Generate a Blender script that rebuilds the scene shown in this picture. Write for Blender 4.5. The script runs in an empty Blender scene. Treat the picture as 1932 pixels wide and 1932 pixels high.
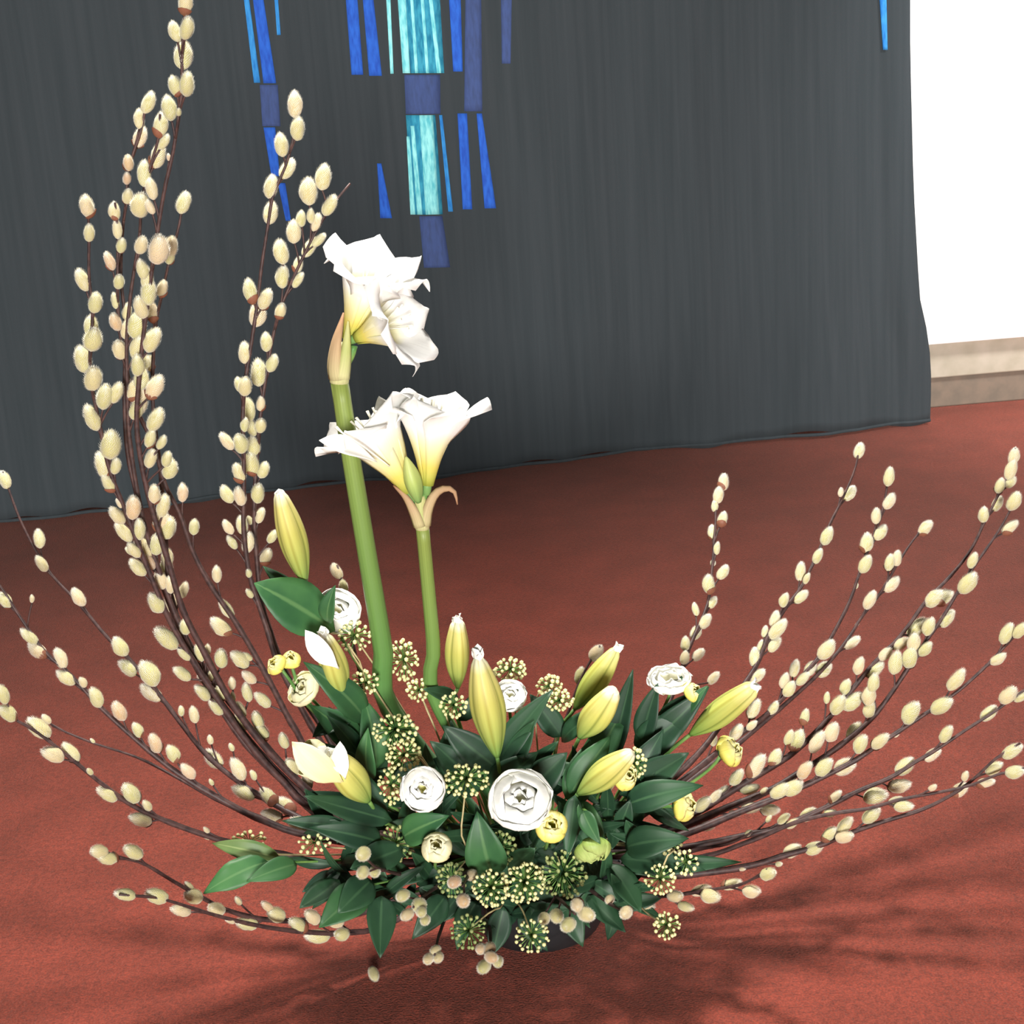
import bpy, math, random
from mathutils import Vector, Matrix

random.seed(7)
S = bpy.context.scene
COL = S.collection

# ------------------------------------------------------------------ camera
F, CX, PITCH, ROLL, CAMZ, CAMY = 3000.0, 966.0, math.radians(17.0), math.radians(4.0), 1.2, -0.36
_r, _d, _f = Vector((1, 0, 0)), Vector((0, -math.sin(PITCH), -math.cos(PITCH))), Vector((0, math.cos(PITCH), -math.sin(PITCH)))
CR = _r * math.cos(ROLL) + _d * math.sin(ROLL)        # camera right and down, hand-held tilt included
CD = _d * math.cos(ROLL) - _r * math.sin(ROLL)
CAM = Vector((0, CAMY, CAMZ))
cam_d = bpy.data.cameras.new('camera')
cam = bpy.data.objects.new('camera', cam_d)
COL.objects.link(cam)
cam.matrix_world = Matrix(((CR.x, -CD.x, -_f.x, 0), (CR.y, -CD.y, -_f.y, CAMY), (CR.z, -CD.z, -_f.z, CAMZ), (0, 0, 0, 1)))
cam_d.sensor_fit = 'HORIZONTAL'
cam_d.sensor_width = 36.0
cam_d.lens = 36.0 * F / 1932.0
cam_d.clip_start = 0.05
S.camera = cam

# ------------------------------------------------------------------ world, lights, exposure
world = bpy.data.worlds.new('world')
S.world = world
world.use_nodes = True
world.node_tree.nodes['Background'].inputs[0].default_value = (0.93, 0.97, 1.0, 1)
world.node_tree.nodes['Background'].inputs[1].default_value = 0.06


def area_light(name, loc, target, size, power, color=(1, 1, 1), spread=180):
    d = bpy.data.lights.new(name, 'AREA')
    d.shape = 'DISK'
    d.size = size
    d.energy = power
    d.color = color
    d.spread = math.radians(spread)
    o = bpy.data.objects.new(name, d)
    COL.objects.link(o)
    o.location = loc
    o.rotation_euler = (Vector(target) - Vector(loc)).to_track_quat('-Z', 'Y').to_euler()
    return o


area_light('ceiling_lamp', (-0.30, 2.10, 2.5), (0.10, 1.00, 0), 0.40, 46, (1.0, 0.95, 0.88), 115)
area_light('front_fill', (0.3, -8.0, 1.5), (0.2, 3.5, 0.9), 2.4, 300, (1.0, 0.97, 0.92), 80)  # unseen fill added behind the camera to brighten flowers and curtain
area_light('wall_fill', (2.2, 3.2, 2.3), (2.6, 5.0, 0.75), 0.5, 62, (1.0, 0.98, 0.95), 110)  # unseen light added out of frame to wash the right wall white

S.view_settings.view_transform = 'Standard'
S.view_settings.look = 'None'
S.view_settings.exposure = 0.0
S.view_settings.gamma = 1.0
S.view_settings.use_curve_mapping = False


# ------------------------------------------------------------------ helpers
def ray(x, y):
    return _f + CR * ((x - CX) / F) + CD * ((y - CX) / F)


def at(x, y, Y):
    """scene point seen at photo pixel x, y that stands at distance Y"""
    d = ray(x, y)
    return CAM + d * ((Y - CAMY) / d.y)


def mpp(x, y, Y):
    return (Y - CAMY) / ray(x, y).y / F


def on_floor(x, y):
    d = ray(x, y)
    return CAM + d * (-CAMZ / d.z)


def tag(o, label, cat, group=None, kind=None):
    o['label'] = label
    o['category'] = cat
    if group:
        o['group'] = group
    if kind:
        o['kind'] = kind
    return o


def empty(name, loc):
    o = bpy.data.objects.new(name, None)
    COL.objects.link(o)
    o.location = loc
    o.empty_display_size = 0.02
    return o


def wloc(o):
    p = Vector(o.location)
    while o.parent:
        o = o.parent
        p += Vector(o.location)
    return p


def mesh(name, verts, faces, smooth=True, uvs=None):
    m = bpy.data.meshes.new(name)
    m.from_pydata([tuple(v) for v in verts], [], faces)
    if smooth:
        m.polygons.foreach_set('use_smooth', [True] * len(m.polygons))
    if uvs:
        l = m.uv_layers.new(name='UVMap')
        for poly in m.polygons:
            for li in poly.loop_indices:
                l.data[li].uv = uvs[m.loops[li].vertex_index]
    m.update()
    return m


def obj(name, me, mat, parent=None, loc=(0, 0, 0)):
    o = bpy.data.objects.new(name, me)
    COL.objects.link(o)
    if mat and not me.materials:
        me.materials.append(mat)
    o.location = loc
    if parent:
        o.parent = parent
    return o


def wobj(name, verts, faces, mat, parent=None, uvs=None, smooth=True, thick=0):
    """mesh from world-space vertices; parent (unrotated) subtracts its own place"""
    off = wloc(parent) if parent else Vector((0, 0, 0))
    o = obj(name, mesh(name, [Vector(v) - off for v in verts], faces, smooth, uvs), mat, parent)
    if thick:
        md = o.modifiers.new('thickness', 'SOLIDIFY')
        md.thickness = thick
        md.offset = 0
    return o


def spline(pts, n):
    P = [Vector(p) for p in pts]
    if len(P) == 2:
        return [P[0].lerp(P[1], i / (n - 1)) for i in range(n)]
    P = [P[0] * 2 - P[1]] + P + [P[-1] * 2 - P[-2]]
    dense = []
    for i in range(1, len(P) - 2):
        a, b, c, d = P[i - 1:i + 3]
        for k in range(12):
            t = k / 12
            dense.append(0.5 * ((2 * b) + (c - a) * t + (2 * a - 5 * b + 4 * c - d) * t * t + (3 * b - a - 3 * c + d) * t ** 3))
    dense.append(P[-2])
    L = [0]
    for i in range(1, len(dense)):
        L.append(L[-1] + (dense[i] - dense[i - 1]).length)
    out, j = [], 0
    for i in range(n):
        s = L[-1] * i / (n - 1)
        while j < len(L) - 2 and L[j + 1] < s:
            j += 1
        f = (s - L[j]) / max(1e-9, L[j + 1] - L[j])
        out.append(dense[j].lerp(dense[j + 1], min(1, max(0, f))))
    return out


def frame(t, ref=Vector((0.13, 0.31, 0.94))):
    t = t.normalized()
    a = ref.cross(t)
    if a.length < 1e-3:
        a = Vector((1, 0, 0)).cross(t)
    a.normalize()
    return a, t.cross(a)


def tube(pts, radii, sides=7, cap=True, flat=1.0):
    n = len(pts)
    V, Fc = [], []
    T = [(pts[min(i + 1, n - 1)] - pts[max(i - 1, 0)]).normalized() for i in range(n)]
    a, b = frame(T[0])
    for i in range(n):
        a = (a - T[i] * a.dot(T[i])).normalized()
        b = T[i].cross(a)
        r = radii[i] if isinstance(radii, (list, tuple)) else radii
        for k in range(sides):
            w = 2 * math.pi * k / sides
            V.append(pts[i] + a * (r * math.cos(w)) + b * (r * flat * math.sin(w)))
    for i in range(n - 1):
        for k in range(sides):
            k2 = (k + 1) % sides
            Fc.append((i * sides + k, i * sides + k2, (i + 1) * sides + k2, (i + 1) * sides + k))
    if cap:
        Fc.append(tuple(range(sides))[::-1])
        Fc.append(tuple((n - 1) * sides + k for k in range(sides)))
    return V, Fc


def grid_faces(nu, nv, base=0):
    return [(base + i * nv + j, base + i * nv + j + 1, base + (i + 1) * nv + j + 1, base + (i + 1) * nv + j)
            for i in range(nu - 1) for j in range(nv - 1)]


def box(V, Fc, lo, hi):
    b = len(V)
    for z in (lo[2], hi[2]):
        V += [(lo[0], lo[1], z), (hi[0], lo[1], z), (hi[0], hi[1], z), (lo[0], hi[1], z)]
    Fc += [(b, b + 3, b + 2, b + 1), (b + 4, b + 5, b + 6, b + 7)] + \
          [(b + i, b + (i + 1) % 4, b + 4 + (i + 1) % 4, b + 4 + i) for i in range(4)]


# ------------------------------------------------------------------ materials
def new_mat(name, base, rough=0.7, sheen=0, spec=0.3, sub=0):
    m = bpy.data.materials.new(name)
    m.use_nodes = True
    p = m.node_tree.nodes['Principled BSDF']
    p.inputs['Base Color'].default_value = (*base, 1)
    p.inputs['Roughness'].default_value = rough
    p.inputs['Specular IOR Level'].default_value = spec
    p.inputs['Sheen Weight'].default_value = sheen
    p.inputs['Sheen Roughness'].default_value = 0.5
    return m


def N(m, t, **kw):
    n = m.node_tree.nodes.new(t)
    for k, v in kw.items():
        setattr(n, k, v)
    return n


def link(m, a, b):
    m.node_tree.links.new(a, b)


def ramp(m, fac, stops):
    r = N(m, 'ShaderNodeValToRGB')
    e = r.color_ramp.elements
    while len(e) < len(stops):
        e.new(0.5)
    for el, (p, c) in zip(e, stops):
        el.position = p
        el.color = (*c, 1)
    link(m, fac, r.inputs[0])
    return r.outputs[0]


def noise(m, scale, detail=3, coord='Object', vec_scale=None):
    tc = N(m, 'ShaderNodeTexCoord')
    n = N(m, 'ShaderNodeTexNoise')
    n.inputs['Scale'].default_value = scale
    n.inputs['Detail'].default_value = detail
    src = tc.outputs[coord]
    if vec_scale:
        mp = N(m, 'ShaderNodeMapping')
        mp.inputs['Scale'].default_value = vec_scale
        link(m, src, mp.inputs[0])
        src = mp.outputs[0]
    link(m, src, n.inputs['Vector'])
    return n.outputs['Fac']


def bump(m, h, strength, dist):
    b = N(m, 'ShaderNodeBump')
    b.inputs['Strength'].default_value = strength
    b.inputs['Distance'].default_value = dist
    link(m, h, b.inputs['Height'])
    link(m, b.outputs[0], m.node_tree.nodes['Principled BSDF'].inputs['Normal'])


def setcol(m, out):
    link(m, out, m.node_tree.nodes['Principled BSDF'].inputs['Base Color'])


def mixc(m, fac, a, b, mode='MIX'):
    n = N(m, 'ShaderNodeMix', data_type='RGBA', blend_type=mode)
    if isinstance(fac, float):
        n.inputs[0].default_value = fac
    else:
        link(m, fac, n.inputs[0])
    for s, v in ((6, a), (7, b)):
        if isinstance(v, tuple):
            n.inputs[s].default_value = (*v, 1)
        else:
            link(m, v, n.inputs[s])
    return n.outputs[2]


def noisy(name, c1, c2, scale, rough=0.7, bstr=0.3, bdist=0.002, **kw):
    m = new_mat(name, c1, rough, **kw)
    f = noise(m, scale)
    setcol(m, ramp(m, f, [(0.35, c1), (0.65, c2)]))
    if bstr:
        bump(m, f, bstr, bdist)
    return m


M = {}
# red carpet: short pile, mottled wear
m = M['carpet'] = new_mat('carpet', (0.42, 0.07, 0.05), 0.95, sheen=0.45, spec=0.05)
c = mixc(m, 0.5, ramp(m, noise(m, 110, 4), [(0.36, (0.16, 0.028, 0.020)), (0.62, (0.34, 0.056, 0.034))]), ramp(m, noise(m, 330, 2), [(0.40, (0.13, 0.028, 0.020)), (0.62, (0.39, 0.068, 0.040))]))
c2 = ramp(m, noise(m, 9, 5), [(0.3, (0.70, 0.70, 0.70)), (0.7, (1.0, 1.0, 1.0))])
setcol(m, mixc(m, 1.0, c, c2, 'MULTIPLY'))
bump(m, noise(m, 300, 3), 0.8, 0.004)
m.node_tree.nodes['Principled BSDF'].inputs['Sheen Tint'].default_value = (1.0, 0.62, 0.52, 1)
# curtain
m = M['curtain'] = new_mat('curtain_cloth', (0.055, 0.065, 0.072), 0.95, sheen=0.05, spec=0.05)
c = ramp(m, noise(m, 60, 4, vec_scale=(1, 1, 0.03)), [(0.3, (0.045, 0.056, 0.063)), (0.7, (0.055, 0.066, 0.074))])
setcol(m, c)
bump(m, noise(m, 700, 2), 0.2, 0.001)


def stripe_mat(name, c1, c2):  # mottled blue tones of the strips laid over the curtain
    m = new_mat(name, c1, 0.9, sheen=0.0, spec=0.1)
    setcol(m, ramp(m, noise(m, 130, 4, vec_scale=(1, 1, 0.25)), [(0.32, c1), (0.62, c2)]))
    return m


M['st_light'] = stripe_mat('pale_cyan_stripe', (0.13, 0.62, 0.72), (0.40, 0.98, 1.0))
M['st_teal'] = stripe_mat('teal_stripe', (0.02, 0.20, 0.36), (0.06, 0.40, 0.58))
M['st_royal'] = stripe_mat('royal_blue_stripe', (0.03, 0.10, 0.52), (0.04, 0.16, 0.70))
M['st_mid'] = stripe_mat('bright_blue_stripe', (0.03, 0.20, 0.60), (0.06, 0.34, 0.78))
M['st_dim'] = stripe_mat('navy_stripe', (0.06, 0.09, 0.21), (0.07, 0.11, 0.28))
M['wall'] = noisy('white_plaster', (0.93, 0.93, 0.92), (0.96, 0.96, 0.95), 40, 0.9, 0.05, 0.001)
M['cream'] = noisy('cream_board', (0.40, 0.36, 0.28), (0.48, 0.43, 0.35), 18, 0.6, 0.05, 0.001)
M['tan'] = noisy('dull_tan_skirting', (0.17, 0.14, 0.11), (0.22, 0.17, 0.13), 25, 0.7, 0.05, 0.001)
# willow
M['bark'] = noisy('willow_bark', (0.032, 0.017, 0.017), (0.078, 0.038, 0.034), 120, 0.55, 0.4, 0.001, spec=0.4)
M['scale'] = noisy('bud_scale', (0.16, 0.055, 0.035), (0.28, 0.12, 0.07), 200, 0.5, 0.2, 0.0005)


def catkin_mat(name, a, b, mid):
    m = new_mat(name, a, 0.95, sheen=0.45, spec=0.05)
    oi = N(m, 'ShaderNodeObjectInfo')
    c = ramp(m, oi.outputs['Random'], [(0.0, a), (0.55, mid), (1.0, b)])
    f = noise(m, 7.0, 4)
    c = mixc(m, f, c, (0.44, 0.40, 0.19), 'MIX')
    n = m.node_tree.nodes[-1]
    setcol(m, mixc(m, 0.55, ramp(m, oi.outputs['Random'], [(0.0, a), (0.55, mid), (1.0, b)]), c))
    bump(m, noise(m, 22, 4), 0.6, 0.0015)
    return m


M['fur'] = new_mat('white_fur', (0.84, 0.82, 0.72), 0.9, sheen=0.2, spec=0.05)
M['catkin'] = catkin_mat('catkin_fur', (0.45, 0.43, 0.18), (0.62, 0.47, 0.31), (0.51, 0.46, 0.21))
M['catkin_pink'] = catkin_mat('catkin_fur_rosy', (0.50, 0.28, 0.18), (0.62, 0.42, 0.30), (0.56, 0.36, 0.20))
# flowers: v of the UV runs from the foot of the piece to its tip


def uv_mat(name, stops, rough=0.55, streak=0.0, sub=0.0, sheen=0.0, seams=False):
    m = new_mat(name, stops[0][1], rough, sheen=sheen, spec=0.3)
    uv = N(m, 'ShaderNodeUVMap')
    sx = N(m, 'ShaderNodeSeparateXYZ')
    link(m, uv.outputs[0], sx.inputs[0])
    c = ramp(m, sx.outputs[1], stops)
    if streak:
        mp = N(m, 'ShaderNodeMapping')
        mp.inputs['Scale'].default_value = (26, 1.5, 1)
        link(m, uv.outputs[0], mp.inputs[0])
        n = N(m, 'ShaderNodeTexNoise')
        n.inputs['Scale'].default_value = 1.0
        link(m, mp.outputs[0], n.inputs['Vector'])
        d = ramp(m, n.outputs['Fac'], [(0.3, (1 - streak, 1 - streak, 1 - streak)), (0.7, (1, 1, 1))])
        c = mixc(m, 1.0, c, d, 'MULTIPLY')
        bump(m, n.outputs['Fac'], 0.25, 0.001)
    if seams:
        mu = N(m, 'ShaderNodeMath', operation='MULTIPLY')
        mu.inputs[1].default_value = 3.0
        link(m, sx.outputs[0], mu.inputs[0])
        fr = N(m, 'ShaderNodeMath', operation='FRACT')
        link(m, mu.outputs[0], fr.inputs[0])
        sm = ramp(m, fr.outputs[0], [(0.0, (0.50, 0.55, 0.45)), (0.09, (1, 1, 1)), (0.42, (1, 1, 1)), (0.5, (0.80, 0.74, 0.6)), (0.58, (1, 1, 1)), (0.91, (1, 1, 1)), (1.0, (0.50, 0.55, 0.45))])
        c = mixc(m, 1.0, c, sm, 'MULTIPLY')
    setcol(m, c)
    if sub:
        nt = m.node_tree
        tr = N(m, 'ShaderNodeBsdfTranslucent')
        link(m, c, tr.inputs[0])
        mx = N(m, 'ShaderNodeMixShader')
        mx.inputs[0].default_value = sub
        link(m, nt.nodes['Principled BSDF'].outputs[0], mx.inputs[1])
        link(m, tr.outputs[0], mx.inputs[2])
        link(m, mx.outputs[0], nt.nodes['Material Output'].inputs[0])
    return m


M['amaryllis'] = uv_mat('amaryllis_petal', [(0.0, (0.45, 0.52, 0.08)), (0.18, (0.80, 0.70, 0.16)), (0.42, (0.95, 0.92, 0.62)), (0.58, (0.97, 0.97, 0.95))], 0.5, 0.04, 0.30)
M['white_petal'] = uv_mat('white_petal', [(0.0, (0.70, 0.68, 0.18)), (0.2, (0.92, 0.88, 0.50)), (0.45, (0.96, 0.95, 0.88)), (0.9, (0.97, 0.97, 0.92))], 0.55, 0.04, 0.10)
M['cream_petal'] = uv_mat('cream_petal', [(0.0, (0.50, 0.48, 0.08)), (0.4, (0.85, 0.78, 0.36)), (0.9, (0.93, 0.90, 0.62))], 0.55, 0.10, 0.2)
M['yellow_petal'] = uv_mat('yellow_petal', [(0.0, (0.30, 0.40, 0.06)), (0.35, (0.66, 0.60, 0.10)), (0.8, (0.84, 0.74, 0.18)), (1.0, (0.90, 0.84, 0.45))], 0.5, 0.15)
M['green_petal'] = uv_mat('green_petal', [(0.0, (0.12, 0.25, 0.05)), (0.5, (0.28, 0.40, 0.09)), (1.0, (0.42, 0.52, 0.18))], 0.5, 0.15)
M['lily_bud'] = uv_mat('lily_bud_skin', [(0.0, (0.14, 0.30, 0.07)), (0.22, (0.34, 0.42, 0.10)), (0.6, (0.54, 0.52, 0.13)), (0.88, (0.72, 0.65, 0.22)), (1.0, (0.90, 0.87, 0.65))], 0.45, 0.16, seams=True)
M['lily_bud_green'] = uv_mat('green_lily_bud_skin', [(0.0, (0.13, 0.30, 0.06)), (0.3, (0.33, 0.42, 0.09)), (0.75, (0.52, 0.52, 0.13)), (1.0, (0.78, 0.72, 0.30))], 0.45, 0.16, seams=True)
M['bud_green'] = uv_mat('amaryllis_bud_skin', [(0.0, (0.18, 0.33, 0.10)), (0.5, (0.40, 0.50, 0.14)), (1.0, (0.55, 0.60, 0.22))], 0.45, 0.15)
M['scape'] = uv_mat('green_scape', [(0.0, (0.04, 0.14, 0.07)), (0.45, (0.10, 0.23, 0.06)), (0.8, (0.19, 0.29, 0.07)), (1.0, (0.24, 0.30, 0.07))], 0.4, 0.25)
M['spathe'] = uv_mat('papery_spathe', [(0.0, (0.52, 0.47, 0.24)), (0.4, (0.50, 0.36, 0.20)), (1.0, (0.38, 0.20, 0.11))], 0.7, 0.25)
M['spathe_green'] = uv_mat('pale_green_spathe', [(0.0, (0.58, 0.55, 0.28)), (0.5, (0.42, 0.46, 0.16)), (1.0, (0.52, 0.50, 0.22))], 0.6, 0.2)
M['stem'] = noisy('green_stem', (0.08, 0.20, 0.05), (0.16, 0.28, 0.07), 60, 0.5, 0.1, 0.001)
M['ivy_stem'] = noisy('tan_ivy_stem', (0.36, 0.30, 0.14), (0.48, 0.40, 0.22), 90, 0.6, 0.2, 0.001)
M['berry'] = noisy('ivy_berry_tip', (0.62, 0.60, 0.26), (0.78, 0.74, 0.42), 300, 0.5, 0)
M['berry_green_shade'] = noisy('ivy_berry_green_shade', (0.16, 0.22, 0.08), (0.42, 0.44, 0.18), 160, 0.5, 0)  # darker, greener berry tone; shade of the dim heads is in the colour
M['stamen'] = noisy('pale_stamen', (0.90, 0.88, 0.70), (0.95, 0.92, 0.78), 100, 0.6, 0)
M['bowl'] = noisy('black_glazed_bowl', (0.012, 0.013, 0.014), (0.02, 0.021, 0.023), 30, 0.5, 0.1, 0.001)
M['foam'] = noisy('floral_foam', (0.02, 0.06, 0.03), (0.04, 0.09, 0.045), 200, 0.95, 0.4, 0.002)


def leaf_mat(name, dark, light, vein):
    m = new_mat(name, dark, 0.5, spec=0.35)
    uv = N(m, 'ShaderNodeUVMap')
    sx = N(m, 'ShaderNodeSeparateXYZ')
    link(m, uv.outputs[0], sx.inputs[0])
    a = N(m, 'ShaderNodeMath', operation='SUBTRACT')
    a.inputs[1].default_value = 0.5
    link(m, sx.outputs[0], a.inputs[0])
    b = N(m, 'ShaderNodeMath', operation='ABSOLUTE')
    link(m, a.outputs[0], b.inputs[0])
    oi = N(m, 'ShaderNodeObjectInfo')
    f = noise(m, 14, 4)
    body = ramp(m, f, [(0.35, dark), (0.65, light)])
    c = mixc(m, ramp(m, b.outputs[0], [(0.02, (1, 1, 1)), (0.06, (0, 0, 0))]), body, vein)
    c = mixc(m, 1.0, c, ramp(m, oi.outputs['Random'], [(0, (0.75, 0.75, 0.75)), (1, (1.1, 1.1, 1.0))]), 'MULTIPLY')
    setcol(m, c)
    bump(m, f, 0.2, 0.002)
    return m


M['leaf'] = leaf_mat('dark_green_leaf', (0.014, 0.046, 0.026), (0.028, 0.082, 0.038), (0.04, 0.10, 0.05))
M['leaf_mid'] = leaf_mat('mid_green_leaf', (0.026, 0.095, 0.040), (0.055, 0.16, 0.055), (0.09, 0.20, 0.08))
M['leaf_olive'] = leaf_mat('olive_green_leaf', (0.07, 0.15, 0.045), (0.20, 0.28, 0.10), (0.26, 0.34, 0.14))

# ------------------------------------------------------------------ the setting
V, Fc = [], []
box(V, Fc, (-5, -9.5, -0.04), (6, 6.5, 0))
o = wobj('floor', V, Fc, M['carpet'], smooth=False)
tag(o, 'red short-pile carpet floor with mottled wear', 'floor', kind='structure')

# wall behind the curtain, at right white above a two-step skirting
WA, WB = on_floor(1757, 770), on_floor(1932, 755)
wd = (WB - WA).normalized()
wn = Vector((-wd.y, wd.x, 0))          # points away from the room


def wall_z(x, y):
    d = ray(x, y)
    return (CAM + d * ((WA - CAM).dot(wn) / d.dot(wn))).z


Z1, Z2 = wall_z(1845, 706), wall_z(1845, 639)


def wall_strip(name, x0, x1, z0, z1, d0, d1, mat, label, cat):
    a, b = WA + wd * x0, WA + wd * x1
    P = []
    for z in (z0, z1):
        P += [a + wn * d0, b + wn * d0, b + wn * d1, a + wn * d1]
    P = [Vector((p.x, p.y, z0 if i < 4 else z1)) for i, p in enumerate(P)]
    Fc = [(0, 3, 2, 1), (4, 5, 6, 7)] + [(i, (i + 1) % 4, 4 + (i + 1) % 4, 4 + i) for i in range(4)]
    o = wobj(name, P, Fc, mat, smooth=False)
    bv = o.modifiers.new('edge', 'BEVEL')
    bv.width = 0.004
    bv.segments = 2
    return tag(o, label, cat, kind='structure')


wall_strip('wall_back', -4.5, 3.5, Z2, 2.9, -0.035, 0.12, M['wall'], 'brightly lit white wall to the right of the dark curtain', 'wall')
wall_strip('trim_1', -4.5, 3.5, Z1, Z2, -0.006, 0.12, M['cream'], 'cream board running under the white wall', 'trim')
wall_strip('baseboard_back', -4.5, 3.5, 0.0, Z1, 0.004, 0.12, M['tan'], 'dull tan skirting board above the red carpet', 'baseboard')

# ---------------------------------------------------------------- curtain
CA, CB = on_floor(0, 990), on_floor(1755, 800)
cd = (CB - CA).normalized()
cn = Vector((cd.y, -cd.x, 0))          # towards the room
CL = (CB - CA).length
S0, S1, CT = -1.6, CL, 2.7


def fold(s, z):
    k = 0.55 + 0.45 * min(1, max(0, (1.6 - z) / 1.6))
    return k * (0.009 * math.sin(s * 17 + 0.7 * math.sin(s * 2.3)) + 0.003 * math.sin(s * 41 + 1.3 + 0.35 * z)
                + 0.0012 * math.sin(s * 73 + 0.4)) + 0.018 * math.exp(-((z) / 0.25) ** 2) * math.sin(s * 6.1)


def cloth_plane(x, y):
    d = ray(x, y)
    return CAM + d * ((CA - CAM).dot(cn) / d.dot(cn))


EDGE = []                               # right edge of the cloth: height, inset; it flares towards the hem
for ex, ey in ((1755, 800), (1757, 720), (1752, 640), (1735, 570), (1730, 500), (1722, 350), (1716, 100), (1716, 0)):
    p = cloth_plane(ex, ey)
    EDGE.append((p.z, (p - CA).dot(cd) - CL))
EDGE[0] = (-0.01, 0.0)
EDGE.append((3.0, EDGE[-1][1]))


def edge_s(z):
    for (z0, a), (z1, b) in zip(EDGE, EDGE[1:]):
        if z <= z1:
            return a + (b - a) * (z - z0) / (z1 - z0)
    return EDGE[-1][1]


def cpoint(s, z, off=0.0):
    w = max(0.0, (s - (S1 - 1.2)) / 1.2)
    s2 = s + edge_s(z) * w
    p = CA + cd * s2 + cn * (fold(s, z) + off)
    return Vector((p.x, p.y, z))


NU, NV = 420, 26
V, uv = [], []
for i in range(NU):
    s = S0 + (S1 - S0) * i / (NU - 1)
    hem = 0.012 + 0.008 * math.sin(s * 9) + 0.004 * math.sin(s * 31)
    for j in range(NV):
        V.append(cpoint(s, hem + (CT - hem) * (j / (NV - 1)) ** 1.4))
root = empty('curtain', CA)
tag(root, 'floor-length dark charcoal curtain with blue stripes behind the flowers', 'curtain')
o = wobj('cloth', V, grid_faces(NU, NV), M['curtain'], root)
md = o.modifiers.new('thickness', 'SOLIDIFY')
md.thickness = 0.003
md.offset = 0
wobj('hem', *tube([cpoint(S0 + (S1 - S0) * i / 199, 0.012, 0.001) for i in range(200)], 0.005, 6), M['curtain'], root)


def to_cloth(x, y):
    p = cloth_plane(x, y)
    z = p.z
    s2 = (p - CA).dot(cd)
    s = s2
    for _ in range(8):
        w = max(0.0, (s - (S1 - 1.2)) / 1.2)
        s = s2 - edge_s(z) * w
    return s, z


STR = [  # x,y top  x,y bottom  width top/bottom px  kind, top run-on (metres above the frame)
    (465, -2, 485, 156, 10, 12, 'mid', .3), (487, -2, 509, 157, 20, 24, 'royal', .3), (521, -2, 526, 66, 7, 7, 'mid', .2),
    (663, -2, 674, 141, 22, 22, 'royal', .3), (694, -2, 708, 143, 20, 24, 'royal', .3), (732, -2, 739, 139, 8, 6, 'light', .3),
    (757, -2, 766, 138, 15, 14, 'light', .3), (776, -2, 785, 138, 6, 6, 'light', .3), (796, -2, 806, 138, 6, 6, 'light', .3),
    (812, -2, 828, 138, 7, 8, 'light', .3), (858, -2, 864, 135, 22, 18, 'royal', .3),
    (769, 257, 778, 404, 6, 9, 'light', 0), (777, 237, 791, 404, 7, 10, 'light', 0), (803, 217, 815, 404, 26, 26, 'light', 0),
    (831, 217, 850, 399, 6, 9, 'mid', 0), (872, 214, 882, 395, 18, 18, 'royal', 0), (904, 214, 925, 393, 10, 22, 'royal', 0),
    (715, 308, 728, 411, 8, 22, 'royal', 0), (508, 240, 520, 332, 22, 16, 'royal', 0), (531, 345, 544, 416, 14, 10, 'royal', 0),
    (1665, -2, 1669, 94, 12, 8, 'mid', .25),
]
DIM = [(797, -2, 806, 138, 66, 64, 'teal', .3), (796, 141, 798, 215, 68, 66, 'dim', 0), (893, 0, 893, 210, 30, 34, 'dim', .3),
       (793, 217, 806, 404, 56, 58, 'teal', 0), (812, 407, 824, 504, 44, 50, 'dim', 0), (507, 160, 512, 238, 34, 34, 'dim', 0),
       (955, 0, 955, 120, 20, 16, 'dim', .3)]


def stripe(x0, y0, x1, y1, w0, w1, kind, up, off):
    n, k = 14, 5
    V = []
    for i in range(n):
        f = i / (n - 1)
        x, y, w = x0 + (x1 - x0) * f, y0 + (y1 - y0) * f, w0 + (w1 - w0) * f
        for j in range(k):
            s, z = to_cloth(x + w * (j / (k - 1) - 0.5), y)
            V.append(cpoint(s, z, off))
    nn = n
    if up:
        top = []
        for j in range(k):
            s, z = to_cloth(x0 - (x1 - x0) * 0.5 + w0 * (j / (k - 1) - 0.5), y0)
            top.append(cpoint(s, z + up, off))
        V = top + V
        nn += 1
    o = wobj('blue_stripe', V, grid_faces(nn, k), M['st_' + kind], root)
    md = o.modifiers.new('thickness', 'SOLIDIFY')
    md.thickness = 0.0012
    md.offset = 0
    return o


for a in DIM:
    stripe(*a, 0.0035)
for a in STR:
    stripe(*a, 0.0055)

# ------------------------------------------------------------------ bowl
BC = Vector((0.0, 1.60, 0))
root = empty('bowl', BC)
tag(root, 'low black bowl in shadow holding the whole flower arrangement', 'bowl')


def lathe(prof, seg=40):
    V, Fc = [], []
    for r, z in prof:
        for k in range(seg):
            a = 2 * math.pi * k / seg
            V.append(Vector((r * math.cos(a), r * math.sin(a), z)))
    for i in range(len(prof) - 1):
        for k in range(seg):
            k2 = (k + 1) % seg
            Fc.append((i * seg + k, i * seg + k2, (i + 1) * seg + k2, (i + 1) * seg + k))
    return V, Fc


V, Fc = lathe([(0.001, 0.0), (0.075, 0.0), (0.084, 0.004), (0.108, 0.05), (0.116, 0.078), (0.119, 0.082), (0.114, 0.084), (0.104, 0.052), (0.08, 0.012), (0.001, 0.010)])
wobj('bowl_body', [v + BC for v in V], Fc, M['bowl'], root)
V, Fc = lathe([(0.001, 0.0125), (0.075, 0.0125), (0.090, 0.03), (0.092, 0.10), (0.08, 0.125), (0.04, 0.138), (0.001, 0.14)], 24)
wobj('floral_foam', [v + BC for v in V], Fc, M['foam'], root)

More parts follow.
